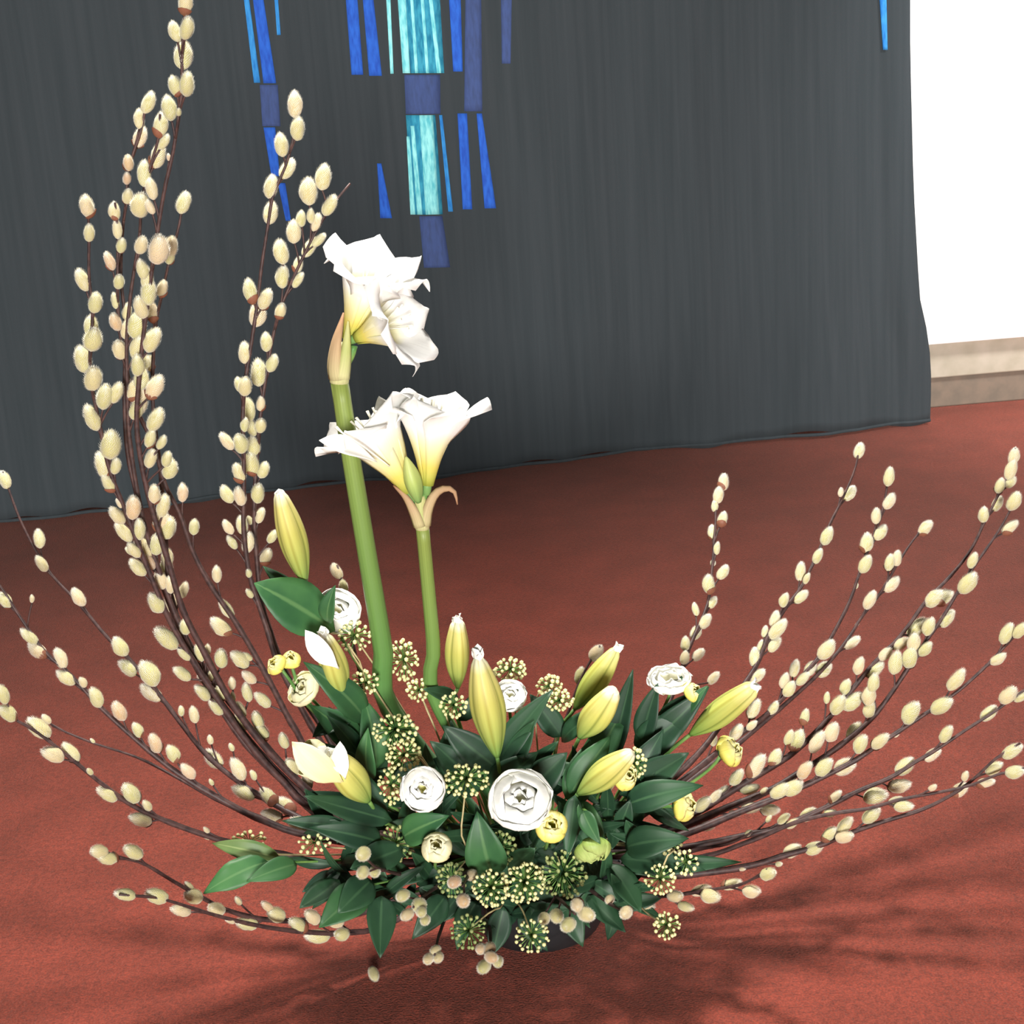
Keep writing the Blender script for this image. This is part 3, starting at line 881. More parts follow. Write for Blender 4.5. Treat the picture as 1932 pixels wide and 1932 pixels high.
# ------------------------------------------------------------------ amaryllis
def trumpet(parent, base, axis, L, R, roll, seed, open_=1.0, mat='amaryllis', r0=0.006, lip=0.3):
    """funnel flower of six petals; returns the tube part carrying the petals"""
    rg = random.Random(seed)
    axis = axis.normalized()
    a, b = frame(axis)
    # short tube the petals spring from
    tb = wobj('flower_tube', *tube([base - axis * 0.012, base, base + axis * L * 0.10, base + axis * L * 0.18], [r0 * 0.8, r0, r0 * 1.15, r0 * 1.3], 10), M['bud_green'], parent)
    n, k = 13, 9
    for q in range(6):
        inner = q % 2
        phi = roll + q * math.pi / 3 + rg.uniform(-.1, .1)
        Lq = L * rg.uniform(0.93, 1.08)
        Rq = R * rg.uniform(0.90, 1.12) * (0.97 if inner else 1.03)
        wv, wf = rg.uniform(0, 6.28), rg.uniform(7, 11)
        dmax = math.radians(50 if inner else 46)
        V, uv = [], []
        for i in range(n):
            t = i / (n - 1)
            z = Lq * (t ** 0.92 - lip * 0.5 * max(0, t - 0.72) / 0.28 * t)
            r = r0 + (Rq - r0) * (0.55 * t + 0.45 * t ** 2.6) * open_
            d = dmax * (1.0 if t < 0.74 else math.sqrt(max(0.0, 1 - ((t - 0.74) / 0.265) ** 2)))
            for j in range(k):
                s = -1 + 2 * j / (k - 1)
                ang = phi + d * s
                ruf = 0.10 * Rq * t * t * abs(s) * math.sin(wf * t + wv + (2.1 if s > 0 else 0)) + (0.0015 if inner else 0)
                zz = z - 0.10 * Lq * t * t * s * s + 0.12 * Rq * t * abs(s) * math.sin(wf * 0.8 * t + wv)
                V.append(base + axis * zz + (a * math.cos(ang) + b * math.sin(ang)) * (r + ruf))
                uv.append((j / (k - 1), t))
        wobj('petal', V, grid_faces(n, k), M[mat], tb, uv, thick=0.0007)
    for q in range(6):
        ang = q * 1.05 + 0.4
        dr = (a * math.cos(ang) + b * math.sin(ang))
        C = spline([base + axis * L * 0.12, base + axis * L * 0.55 + dr * 0.006, base + axis * L * 0.88 + dr * 0.016], 8)
        wobj('stamen', *tube(C, [0.0007] * 7 + [0.0016], 5), M['stamen'], tb)
    return tb


def sheath(parent, name, pts, w, mat, nrm):
    """papery bract: narrow channel along 3D points"""
    n, k = 12, 5
    C = spline(pts, n)
    V, uv = [], []
    for i in range(n):
        t = i / (n - 1)
        T = (C[min(i + 1, n - 1)] - C[max(i - 1, 0)]).normalized()
        side = nrm.cross(T).normalized()
        up = T.cross(side)
        hw = 0.5 * w * (1 - 0.92 * t ** 1.6)
        for j in range(k):
            s = -1 + 2 * j / (k - 1)
            V.append(C[i] + side * hw * s - up * hw * 0.55 * (s * s) + up * hw * 0.2)
            uv.append((j / (k - 1), t))
    return wobj(name, V, grid_faces(n, k), M[mat], parent, uv, thick=0.0008)


def scape_part(parent, pts, foot, r0, r1):
    P = [foot] + [at(*p) for p in pts]
    n = 26
    C = spline(P, n)
    V, Fc = tube(C, [r0 + (r1 - r0) * i / (n - 1) for i in range(n)], 12)
    uv = [((i % 12) / 12, (i // 12) / (n - 1)) for i in range(len(V))]
    return wobj('scape', V, Fc, M['scape'], parent, uv)


Y1 = 1.56
foot = Vector((-0.05, 1.60, 0.12))
A1 = empty('amaryllis', foot)
tag(A1, 'taller white amaryllis on a thick green stem against the dark curtain', 'amaryllis', 'two white amaryllis')
scape_part(A1, [(740, 1345, 1.59), (722, 1220, 1.58), (690, 1030, 1.57), (657, 830, 1.56), (640, 716, 1.56)], foot, 0.0150, 0.0112)
b0 = at(640, 718, Y1)
# spathe: pale collar, brown bract at left, green bract at right
V, Fc = tube(spline([at(640, 722, Y1), at(641, 700, Y1), at(645, 672, Y1), at(650, 648, Y1)], 8), [0.0118, 0.0122, 0.0118, 0.0112, 0.0104, 0.0095, 0.0085, 0.007], 12)
wobj('collar', V, Fc, M['spathe_green'], A1, [((i % 12) / 12, (i // 12) / 7) for i in range(len(V))])
sheath(A1, 'spathe_bract', [at(632, 718, Y1 - .012), at(628, 690, Y1 - .014), at(632, 650, Y1 - .014), at(640, 618, Y1 - .01), at(648, 590, Y1)], 0.022, 'spathe', Vector((-0.5, -1, 0.2)))
sheath(A1, 'spathe_bract', [at(646, 716, Y1 - .014), at(651, 680, Y1 - .016), at(655, 640, Y1 - .016), at(657, 606, Y1 - .012)], 0.018, 'spathe_green', Vector((0.2, -1, 0.1)))
for x in (652, 662):
    stem_px(A1, [(647, 700, Y1), (x, 672, Y1), (x + 6, 652, Y1)], 0.0045, 0.0048, 'stem', name='pedicel', n=8)
fb = at(672, 638, Y1 - 0.005)
trumpet(A1, fb, Vector((0.88, -0.30, 0.36)), 0.082, 0.060, 0.35, 3, lip=0.12)
fb2 = at(657, 640, Y1 + 0.008)
trumpet(A1, fb2, Vector((0.40, -0.10, 0.85)), 0.122, 0.064, 0.1, 8, lip=0.15)

Y2 = 1.53
foot = Vector((-0.01, 1.59, 0.12))
A2 = empty('amaryllis', foot)
tag(A2, 'shorter white amaryllis with two trumpet flowers and a green bud between', 'amaryllis', 'two white amaryllis')
scape_part(A2, [(826, 1330, 1.57), (818, 1220, 1.56), (808, 1110, 1.55), (797, 994, Y2)], foot, 0.0108, 0.0085)
V, Fc = tube(spline([at(797, 998, Y2), at(796, 980, Y2), at(794, 955, Y2), at(793, 935, Y2)], 8), [0.0088, 0.0094, 0.0096, 0.0095, 0.009, 0.0085, 0.008, 0.007], 12)
wobj('collar', V, Fc, M['spathe_green'], A2, [((i % 12) / 12, (i // 12) / 7) for i in range(len(V))])
sheath(A2, 'spathe_bract', [at(790, 996, Y2 - .008), at(780, 968, Y2 - .010), at(764, 938, Y2 - .006), at(742, 916, Y2)], 0.016, 'spathe', Vector((-0.4, -1, 0.2)))
sheath(A2, 'spathe_bract', [at(803, 994, Y2 - .006), at(808, 962, Y2 - .008), at(822, 932, Y2 - .006), at(842, 921, Y2), at(858, 928, Y2), at(863, 952, Y2)], 0.015, 'spathe', Vector((0.4, -1, 0.3)))
stem_px(A2, [(793, 962, Y2), (784, 945, Y2), (770, 925, Y2)], 0.0042, 0.0046, 'stem', name='pedicel', n=8)
stem_px(A2, [(796, 962, Y2), (801, 935, Y2), (806, 912, Y2)], 0.0042, 0.0046, 'stem', name='pedicel', n=8)
p0, p1 = at(774, 928, Y2), at(692, 797, Y2 + 0.015)
trumpet(A2, p0, p1 - p0, 0.128, 0.066, 0.52, 11, lip=0.2)
p0, p1 = at(806, 916, Y2), at(816, 765, Y2 + 0.015)
trumpet(A2, p0, p1 - p0, 0.122, 0.062, 0.1, 14, lip=0.2)
# bud between


def spindle(base, tip, r, lobes=3, depth=0.08, peak=0.5, blunt=0.25, foot_r=0.3, n=15, k=18, roll=0.0):
    ax = (tip - base)
    L = ax.length
    ax.normalize()
    a, b = frame(ax)
    V, uv, Fc = [], [], []
    for i in range(n):
        t = i / (n - 1)
        if t < peak:
            rr = foot_r + (1 - foot_r) * math.sin(0.5 * math.pi * t / peak) ** 0.95
        else:
            f = (t - peak) / (1 - peak)
            rr = blunt + (1 - blunt) * math.cos(0.5 * math.pi * f) if f < 0.97 else blunt * 0.75
        for j in range(k):
            w = 2 * math.pi * j / k
            q = 1 + depth * (abs(math.sin(1.5 * w + roll)) * 2 - 1) if lobes == 3 else 1 + depth * math.cos(lobes * w + roll)
            V.append(base + ax * (L * t) + (a * math.cos(w) + b * math.sin(w)) * (r * rr * q))
            uv.append((j / k * 0.999, t))
    for i in range(n - 1):
        for j in range(k):
            j2 = (j + 1) % k
            Fc.append((i * k + j, i * k + j2, (i + 1) * k + j2, (i + 1) * k + j))
    Fc.append(tuple(range(k))[::-1])
    Fc.append(tuple((n - 1) * k + j for j in range(k)))
    return V, Fc, uv


V, Fc, uv = spindle(at(790, 948, Y2 - .012), at(766, 862, Y2 - .018), 0.0105, depth=0.1, blunt=0.15, peak=0.45)
wobj('flower_bud', V, Fc, M['bud_green'], A2, uv)
# pistil reaching left past the lip
C = spline([at(735, 880, Y2 - .02), at(680, 838, Y2 - .04), at(648, 818, Y2 - .05), at(634, 806, Y2 - .05)], 10)
wobj('pistil', *tube(C, [0.001] * 9 + [0.0022], 6), M['stamen'], A2)
V, Fc, uv = leaf_geo(at(712, 872, Y2 - .03), at(604, 828, Y2 - .045), 0.030, Vector((0.2, -0.5, 0.8)), bend=0.05, fold_=0.3, peak=0.62)
wobj('petal', V, Fc, M['white_petal'], A2, [(u, 0.4 + 0.6 * v) for u, v in uv], thick=0.0008)

# ------------------------------------------------------------------ lilies in bud
def lily(label, bx, by, tx, ty, Yb, Yt, w, stem, leaves=(), tipw=0.0, petals=(), mat='lily_bud', blunt=0.3, curl=1.0, foot=None):
    f = FOOT(at(stem[-1][0], stem[-1][1], stem[-1][2]).x * 0.5) if foot is None else foot
    root = empty('lily_stem', f)
    tag(root, label, 'lily', 'yellow lily buds of the arrangement')
    stem_px(root, [(x, y, Y) for x, y, Y in stem[::-1]] + [(bx, by, Yb)], 0.0036, 0.0026, foot=f, n=20)
    b, t = at(bx, by, Yb), at(tx, ty, Yt)
    r = 0.5 * w * mpp(bx, by, Yb)
    V, Fc, uv = spindle(b, t, r, depth=0.13, peak=0.50, blunt=blunt, foot_r=0.16, n=19, k=24, roll=0.0)
    bud = wobj('lily_bud', V, Fc, M[mat], root, uv)
    if tipw:
        ax = (t - b).normalized()
        a, c = frame(ax)
        for q in range(3):
            an = q * 2.1 + random.uniform(-.3, .3)
            d = a * math.cos(an) + c * math.sin(an)
            s0 = t - ax * r * 0.35 + d * r * blunt * 0.7
            V, Fc, uv = leaf_geo(s0, t + ax * r * random.uniform(0.35, 0.95) * curl + d * r * random.uniform(0.10, 0.45), tipw * r * 0.8, -d + ax * 0.2, bend=0.1, fold_=0.3, wave=0.08, peak=0.55, n=7, k=5)
            wobj('petal_tip', V, Fc, M['white_petal'], bud, [(u, 0.5 + 0.5 * v) for u, v in uv], thick=0.0007)
    for px0, py0, Y0, px1, py1, Y1_, pw, pm in petals:
        V, Fc, uv = leaf_geo(at(px0, py0, Y0), at(px1, py1, Y1_), pw * mpp(px0, py0, Y0), Vector((-0.2, -0.9, 0.4)), bend=0.1, fold_=0.35, wave=0.06, peak=0.6)
        wobj('petal', V, Fc, M[pm], bud, [(u, 0.45 + 0.55 * v) for u, v in uv], thick=0.0008)
    for lf in leaves:
        kw = lf[8] if len(lf) > 8 else {}
        leaf_px(root, *lf[:8], **kw)
    return root


lily('tall slim yellow lily bud at left with a broad green leaf at its foot', 576, 1102, 527, 930, 1.55, 1.53, 50,
     [(600, 1190, 1.56), (660, 1330, 1.58)],
     [(632, 1190, 1.55, 484, 1100, 1.50, 104, 'leaf_mid', dict(peak=0.5, fold_=0.12, bend=0.05, nrm=Vector((0.1, -0.75, 0.6)))),
      (590, 1150, 1.56, 496, 1068, 1.57, 46, 'leaf', dict(fold_=0.3)),
      (620, 1175, 1.50, 628, 1108, 1.48, 36, 'leaf_mid', dict(fold_=0.3))], tipw=1.0, blunt=0.42, curl=0.3)
lily('yellow lily bud splitting open with a white petal, left beside the thick amaryllis stem', 648, 1318, 612, 1200, 1.52, 1.50, 50,
     [(680, 1370, 1.55)],
     [(690, 1360, 1.54, 584, 1252, 1.49, 62, 'leaf_mid', dict(fold_=0.2)), (670, 1340, 1.55, 590, 1390, 1.50, 60, 'leaf')], tipw=1.1, blunt=0.45, petals=[(640, 1262, 1.485, 576, 1192, 1.475, 40, 'white_petal')])
lily('yellow lily bud with torn white tip right of the shorter amaryllis stem', 864, 1298, 864, 1172, 1.58, 1.56, 44,
     [(862, 1350, 1.59)], [(866, 1320, 1.58, 800, 1300, 1.54, 40, 'leaf'), (866, 1360, 1.57, 930, 1290, 1.58, 44, 'leaf')], tipw=1.2, blunt=0.5)
lily('largest yellow lily bud, standing in the centre over dark leaves', 938, 1428, 902, 1242, 1.47, 1.46, 62,
     [(950, 1490, 1.52)],
     [(940, 1450, 1.50, 836, 1370, 1.49, 80, 'leaf'), (935, 1445, 1.51, 1040, 1300, 1.52, 72, 'leaf'), (950, 1460, 1.50, 1010, 1360, 1.50, 60, 'leaf')], tipw=1.0, blunt=0.34)
lily('green lily bud with frilled pale tip, pointing right above the dark leaves', 1084, 1338, 1162, 1226, 1.60, 1.58, 46,
     [(1050, 1400, 1.60)], [(1060, 1390, 1.58, 1000, 1310, 1.58, 60, 'leaf'), (1060, 1400, 1.58, 1150, 1330, 1.55, 50, 'leaf')], tipw=1.0, mat='lily_bud_green', blunt=0.42)
lily('closed blunt yellow lily bud below the frilled green one', 1093, 1392, 1158, 1302, 1.53, 1.50, 54,
     [(1070, 1440, 1.56), (1040, 1490, 1.57)],
     [(1150, 1440, 1.55, 1195, 1262, 1.55, 56, 'leaf', dict(fold_=0.35)), (1100, 1480, 1.54, 1180, 1330, 1.56, 62, 'leaf_mid'), (1080, 1520, 1.50, 1112, 1400, 1.52, 64, 'leaf_mid')], blunt=0.5)
lily('pale green lily bud with curled yellow lip, far right of the flowers', 1302, 1386, 1422, 1296, 1.57, 1.53, 48,
     [(1260, 1420, 1.58), (1200, 1480, 1.59)],
     [(1230, 1400, 1.57, 1335, 1300, 1.55, 70, 'leaf'), (1200, 1420, 1.57, 1300, 1345, 1.55, 90, 'leaf'), (1210, 1400, 1.56, 1240, 1290, 1.56, 60, 'leaf')], tipw=1.3, mat='lily_bud_green', blunt=0.6)
lily('yellow lily bud lying sideways above the green rosebud', 1090, 1498, 1192, 1420, 1.46, 1.44, 52,
     [(1070, 1530, 1.50)],
     [(1075, 1500, 1.48, 1150, 1390, 1.49, 60, 'leaf_mid'), (1095, 1510, 1.46, 1140, 1590, 1.43, 40, 'leaf_mid', dict(wave=0.1)), (1085, 1500, 1.46, 1070, 1620, 1.44, 50, 'leaf')], blunt=0.42)
lily('yellow lily bud with raised white petal at lower left of the flowers', 696, 1512, 622, 1424, 1.42, 1.40, 60,
     [(740, 1560, 1.48)],
     [(740, 1548, 1.44, 572, 1502, 1.38, 62, 'leaf', dict(fold_=0.15)), (730, 1540, 1.46, 640, 1420, 1.46, 50, 'leaf')], tipw=1.3, blunt=0.5, petals=[(652, 1470, 1.385, 640, 1402, 1.38, 34, 'white_petal'), (650, 1478, 1.39, 552, 1404, 1.375, 58, 'cream_petal')])

# ------------------------------------------------------------------ cup flowers and rosebuds
def rose(name, label, cat, group, cx, cy, Y, axis, wpx, layers, mat, stem, sepals=3, leaves=(), height=0.75, squash=1.0):
    """layers: (petal count, radius factor, height factor, closing) from outside to inside"""
    if layers is BUD:
        wpx *= 1.25
    c = at(cx, cy, Y)
    R = 0.5 * wpx * mpp(cx, cy, Y)
    axis = Vector(axis).normalized()
    a, b = frame(axis)
    f = FOOT(c.x * 0.5)
    root = empty(name, f)
    tag(root, label, cat, group)
    H = 2 * R * height * 0.62
    foot_pt = c - axis * H * 0.55
    P = [f] + [at(*p) for p in stem[::-1]] + [foot_pt]
    C = spline(P, 18)
    wobj('stem', *tube(C, 0.0022, 7), M['stem'], root)
    rg = random.Random(int(cx * 7 + cy))
    n, k = 10, 9
    for li, (cnt, rf, hf, close) in enumerate(layers):
        for q in range(cnt):
            phi = 2 * math.pi * q / cnt + li * 0.55 + rg.uniform(-.15, .15)
            half = math.pi / cnt * (1.45 if cnt > 2 else 1.2)
            wv = rg.uniform(0, 6.28)
            h = H * hf * rg.uniform(0.92, 1.06)
            V, uv = [], []
            for i in range(n):
                t = i / (n - 1)
                rr = R * rf * (math.sin(0.5 * math.pi * min(1, t * 1.35)) ** 0.8) * (1 - close * max(0, t - 0.5) * 2 * max(0, t - .35))
                z = h * (t ** 1.25) if close >= 0 else h * t ** 1.6
                d = half * (1 if t < 0.8 else math.sqrt(max(0.10, 1 - ((t - 0.8) / 0.21) ** 2)))
                for j in range(k):
                    s = -1 + 2 * j / (k - 1)
                    an = phi + d * s
                    r2 = rr * (1 + 0.04 * s) + 0.05 * R * t * t * math.sin(3 * s + wv) + 0.0006 * li
                    zz = z - 0.12 * h * t * s * s + 0.05 * R * t * math.sin(4 * s + wv * 2)
                    V.append(foot_pt + axis * zz + (a * math.cos(an) + b * math.sin(an)) * max(0.0004, r2))
                    uv.append((j / (k - 1), t))
            wobj('petal', V, grid_faces(n, k), M[mat], root, uv, thick=0.0006)
    for q in range(sepals):
        an = 2 * math.pi * q / max(1, sepals) + 0.9
        d = a * math.cos(an) + b * math.sin(an)
        V, Fc, uv = leaf_geo(foot_pt, foot_pt + d * R * 0.85 + axis * H * 0.35, R * 0.42, axis - d * 0.6, bend=-0.12, fold_=0.2)
        wobj('sepal', V, Fc, M['leaf_mid'], root, uv, thick=0.0005)
    for lf in leaves:
        leaf_px(root, *lf[:8])
    return root


OPEN = [(3, 1.0, 0.74, 0.12), (3, 0.95, 0.90, 0.80), (3, 0.58, 0.84, 0.95), (2, 0.28, 0.78, 0.9)]
BUD = [(4, 0.98, 1.25, 0.75), (3, 0.80, 1.3, 0.95), (2, 0.45, 1.25, 1.1)]
G1, G2 = 'white cup-shaped flowers', 'small rosebuds of the arrangement'
rose('white_flower', 'round white cup flower facing forward, left of the wider one', 'flower', G1, 797, 1488, 1.40, (-0.05, -0.86, 0.5), 88, OPEN, 'white_petal', [(800, 1530, 1.47)])
rose('white_flower', 'widest white cup flower facing forward at the centre', 'flower', G1, 982, 1508, 1.40, (0.12, -0.62, 0.74), 126, OPEN, 'white_petal', [(970, 1550, 1.47)])
rose('white_flower', 'white flower behind a green leaf tip between lily bud and thick stem', 'flower', G1, 636, 1152, 1.60, (0.25, -0.75, 0.6), 92, OPEN, 'white_petal', [(660, 1230, 1.61)])
rose('white_flower', 'cream flower half hidden by a leaf beside the yellow twin buds', 'flower', G1, 572, 1298, 1.53, (-0.5, -0.5, 0.7), 72, OPEN, 'cream_petal', [(620, 1350, 1.56)])
rose('white_flower', 'white flower seen side-on at the upper right above dark leaves', 'flower', G1, 1263, 1282, 1.58, (0.0, -0.15, 1.0), 84, [(5, 1.0, 0.8, 0.0), (4, 0.8, 0.85, 0.2), (3, .5, .85, .5)], 'white_petal', [(1250, 1340, 1.59)],
     leaves=[(1240, 1370, 1.58, 1330, 1300, 1.57, 46, 'leaf')])
rose('white_flower', 'small white flower peeping out right of the largest lily bud', 'flower', G1, 962, 1312, 1.55, (0.1, -0.6, 0.7), 66, OPEN, 'white_petal', [(965, 1370, 1.57)])
rose('white_flower', 'large cream bloom in profile above the lower left lily bud', 'flower', G1, 592, 1432, 1.42, (-0.75, -0.45, 0.5), 84, [(4, 0.9, 1.15, 0.25), (3, 0.7, 1.2, 0.5), (2, 0.4, 1.1, .8)], 'cream_petal', [(640, 1470, 1.46)])
rose('rosebud', 'cream-yellow closed rosebud under the round white flower', 'rosebud', G2, 824, 1600, 1.38, (0.0, -0.6, 0.75), 52, BUD, 'cream_petal', [(830, 1640, 1.46)])
rose('rosebud', 'golden yellow rosebud just right below the widest white flower', 'rosebud', G2, 1040, 1560, 1.39, (0.1, -0.7, 0.6), 54, BUD, 'yellow_petal', [(1030, 1600, 1.46)])
rose('rosebud', 'fat green rosebud under the sideways lily bud', 'rosebud', G2, 1118, 1600, 1.38, (0.1, -0.55, -0.55), 62, BUD, 'green_petal', [(1112, 1540, 1.42), (1090, 1530, 1.48)],
     leaves=[(1100, 1530, 1.40, 1130, 1590, 1.36, 34, 'leaf_mid')])
rose('rosebud', 'yellow rosebud tucked under the tip of the sideways lily bud', 'rosebud', G2, 1176, 1464, 1.47, (0.6, -0.5, 0.35), 50, BUD, 'yellow_petal', [(1130, 1500, 1.51)])
rose('rosebud', 'bright yellow rosebud at right against the carpet between willow branches', 'rosebud', G2, 1374, 1418, 1.56, (0.75, -0.35, 0.5), 54, BUD, 'yellow_petal', [(1340, 1450, 1.57), (1270, 1500, 1.58)])
rose('rosebud', 'frayed yellow rosebud at the foot of the right willow branches', 'rosebud', G2, 1288, 1520, 1.50, (0.8, -0.5, 0.2), 54, BUD, 'yellow_petal', [(1250, 1522, 1.52), (1190, 1518, 1.55)])
rose('rosebud', 'small yellow bud beside the side-on white flower', 'rosebud', G2, 1306, 1308, 1.56, (0.5, -0.4, 0.7), 36, BUD, 'yellow_petal', [(1290, 1350, 1.57)],
     leaves=[(1290, 1350, 1.56, 1332, 1294, 1.55, 26, 'leaf_mid')])
rose('rosebud', 'left one of the twin yellow buds among the left willow branches', 'rosebud', G2, 523, 1256, 1.52, (-0.5, -0.4, 0.7), 36, BUD, 'yellow_petal', [(548, 1285, 1.53), (620, 1370, 1.56)])
rose('rosebud', 'right one of the twin yellow buds among the left willow branches', 'rosebud', G2, 549, 1247, 1.53, (0.05, -0.4, 0.8), 34, BUD, 'yellow_petal', [(560, 1285, 1.54), (625, 1370, 1.56)])

# ------------------------------------------------------------------ ivy umbels
def ico(r):
    t = (1 + 5 ** 0.5) / 2
    v = [(-1, t, 0), (1, t, 0), (-1, -t, 0), (1, -t, 0), (0, -1, t), (0, 1, t), (0, -1, -t), (0, 1, -t), (t, 0, -1), (t, 0, 1), (-t, 0, -1), (-t, 0, 1)]
    f = [(0, 11, 5), (0, 5, 1), (0, 1, 7), (0, 7, 10), (0, 10, 11), (1, 5, 9), (5, 11, 4), (11, 10, 2), (10, 7, 6), (7, 1, 8), (3, 9, 4), (3, 4, 2), (3, 2, 6), (3, 6, 8), (3, 8, 9), (4, 9, 5), (2, 4, 11), (6, 2, 10), (8, 6, 7), (9, 8, 1)]
    return [Vector(p).normalized() * r for p in v], f


ICV, ICF = ico(1.0)


def umbel(label, cx, cy, Y, wpx, hpx, cnt, mat='berry', stalk=None, berry=8.0, cover=0.62):
    c = at(cx, cy, Y)
    k = mpp(cx, cy, Y)
    R, RH = 0.5 * wpx * k, 0.5 * hpx * k
    f = FOOT(c.x * 0.5)
    root = empty('ivy_umbel', f)
    tag(root, label, 'ivy berries', 'ivy berry heads of the arrangement')
    if stalk:
        P = [f] + [at(*p) for p in stalk[::-1]] + [c + Vector((0, R * 0.35, -0.002))]
    else:
        P = [f, f.lerp(c, 0.6) + Vector((0, 0.01, 0.01)), c + Vector((0, R * 0.35, -0.004))]
    wobj('stalk', *tube(spline(P, 16), [0.0016 - 0.0005 * i / 15 for i in range(16)], 6), M['ivy_stem'], root)
    hub = c + Vector((0, R * 0.35, -0.002))
    rg = random.Random(int(cx * 3 + cy * 5))
    BV, BF, PV, PF = [], [], [], []
    tot = int(cnt / cover)
    view = -ray(cx, cy).normalized()
    up = Vector((0, 0, 1))
    e1 = up.cross(view).normalized()
    e2 = view.cross(e1)
    for i in range(tot):
        z = 1 - 2 * (i + 0.5) / tot
        if z < 1 - 2 * cover:
            break
        an = i * 2.39996 + rg.uniform(-.12, .12)
        q = math.sqrt(1 - z * z)
        j = rg.uniform(0.88, 1.04)
        p = c + e1 * (R * q * math.cos(an) * j) + e2 * (RH * q * math.sin(an) * j) + view * (R * 0.75 * z * j)
        r = 0.5 * berry * k * rg.uniform(0.8, 1.2)
        b = len(BV)
        BV += [p + v * r for v in ICV]
        BF += [tuple(b + x for x in t) for t in ICF]
        b = len(PV)
        v, fc = tube([hub, hub.lerp(p, 0.5), p], [0.0004, 0.0005, 0.0009], 4)
        PV += v
        PF += [tuple(b + x for x in t) for t in fc]
    o = wobj('berries', BV, BF, M[mat], root)
    o['kind'] = 'stuff'
    o = wobj('pedicels', PV, PF, M['stem'], root)
    o['kind'] = 'stuff'
    return root


U = [
    ('round dotted ivy berry head at the front, brightest and largest of all', 990, 1666, 1.37, 76, 74, 60, 'berry', None),
    ('ivy berry head touching the left side of the brightest front one', 926, 1676, 1.385, 70, 66, 46, 'berry', None),
    ('loose ivy berry head hanging lowest below the brightest front one', 1003, 1766, 1.36, 66, 62, 30, 'berry', [(985, 1715, 1.40), (975, 1690, 1.45)]),
    ('greenish ivy berry head hanging low left of the front ones', 884, 1758, 1.37, 66, 62, 34, 'berry_green_shade', [(925, 1720, 1.40), (950, 1700, 1.45)]),
    ('shaded ivy berry head behind the brownish catkins', 852, 1660, 1.42, 58, 66, 34, 'berry_green_shade', None),
    ('dim ivy berry head right of the brightest front one', 1062, 1650, 1.43, 90, 86, 60, 'berry_green_shade', None),
    ('dim ivy berry head above the two touching front ones', 945, 1600, 1.44, 56, 64, 36, 'berry_green_shade', None),
    ('ivy berry head wedged between the two white cup flowers', 880, 1472, 1.44, 88, 60, 52, 'berry', [(873, 1540, 1.42), (872, 1580, 1.43), (905, 1625, 1.46)]),
    ('dense ivy berry head left of centre under the thick amaryllis stem', 745, 1378, 1.48, 82, 62, 50, 'berry', [(790, 1420, 1.50)]),
    ('brownish ivy berry head just above the round white flower', 762, 1425, 1.47, 66, 56, 40, 'berry', [(800, 1440, 1.50)]),
    ('ivy berry head hugging the left edge of the round white flower', 738, 1482, 1.44, 46, 72, 34, 'berry', None),
    ('tall ivy berry head right behind the thick amaryllis stem', 762, 1245, 1.60, 54, 74, 38, 'berry', None),
    ('small ivy berry head between the two amaryllis stems', 791, 1302, 1.57, 48, 42, 24, 'berry', [(805, 1340, 1.57), (818, 1368, 1.56)]),
    ('small ivy berry head in front of the shorter amaryllis stem', 855, 1330, 1.50, 50, 48, 24, 'berry', [(845, 1362, 1.52)]),
    ('ivy berry head right of the upper yellow lily bud tips', 963, 1264, 1.60, 62, 44, 34, 'berry', None),
    ('ivy berry head behind the dark leaf, upper of two at centre right', 1036, 1294, 1.60, 46, 40, 26, 'berry', [(1010, 1340, 1.60)]),
    ('ivy berry head lower right of two touching ones at centre right', 1056, 1322, 1.58, 50, 40, 28, 'berry', None),
    ('ivy berry head below the white flower left of the thick stem', 668, 1200, 1.58, 62, 56, 30, 'berry', None),
    ('ivy berry head with tan forked stalks right of the split lily bud', 690, 1288, 1.55, 52, 46, 24, 'berry', [(680, 1250, 1.56), (665, 1235, 1.56)]),
    ('half-hidden ivy berry head behind the sideways lily bud', 1198, 1440, 1.48, 42, 58, 28, 'berry', None),
    ('starry ivy berry head at the front right with spread stalks', 1246, 1660, 1.42, 58, 56, 30, 'berry', [(1255, 1620, 1.43), (1262, 1600, 1.46)]),
    ('small sparse ivy berry head right of the starry one', 1295, 1628, 1.43, 46, 48, 16, 'berry', None),
    ('lowest right ivy berry head hanging over its shadow', 1258, 1746, 1.38, 48, 50, 24, 'berry', [(1230, 1730, 1.41), (1190, 1690, 1.47)]),
    ('ivy berry head topped by a pale catkin at right', 1262, 1592, 1.46, 54, 44, 20, 'berry', None),
    ('yellowish ivy berry head among leaves at the lower left', 468, 1590, 1.46, 66, 44, 24, 'berry', [(520, 1612, 1.47)]),
    ('sparse ivy berry head along the low left willow branch', 592, 1592, 1.45, 62, 34, 16, 'berry', [(640, 1600, 1.48)]),
    ('shadowed ivy berry head left of the cream-yellow rosebud', 745, 1595, 1.45, 60, 70, 30, 'berry_green_shade', None),
]
for u in U:
    umbel(*u[:8], stalk=u[8])

# ------------------------------------------------------------------ leafy sprigs filling the bowl
def sprig(label, leaves, stem, mat='leaf', group='leafy sprigs of the arrangement'):
    f = FOOT(at(*stem[0]).x * 0.5)
    root = empty('leafy_sprig', f)
    tag(root, label, 'foliage', group)
    stem_px(root, stem[::-1], 0.0022, 0.0014, foot=f, n=14)
    for lf in leaves:
        kw = lf[8] if len(lf) > 8 else {}
        leaf_px(root, *lf[:8], **kw)
    return root


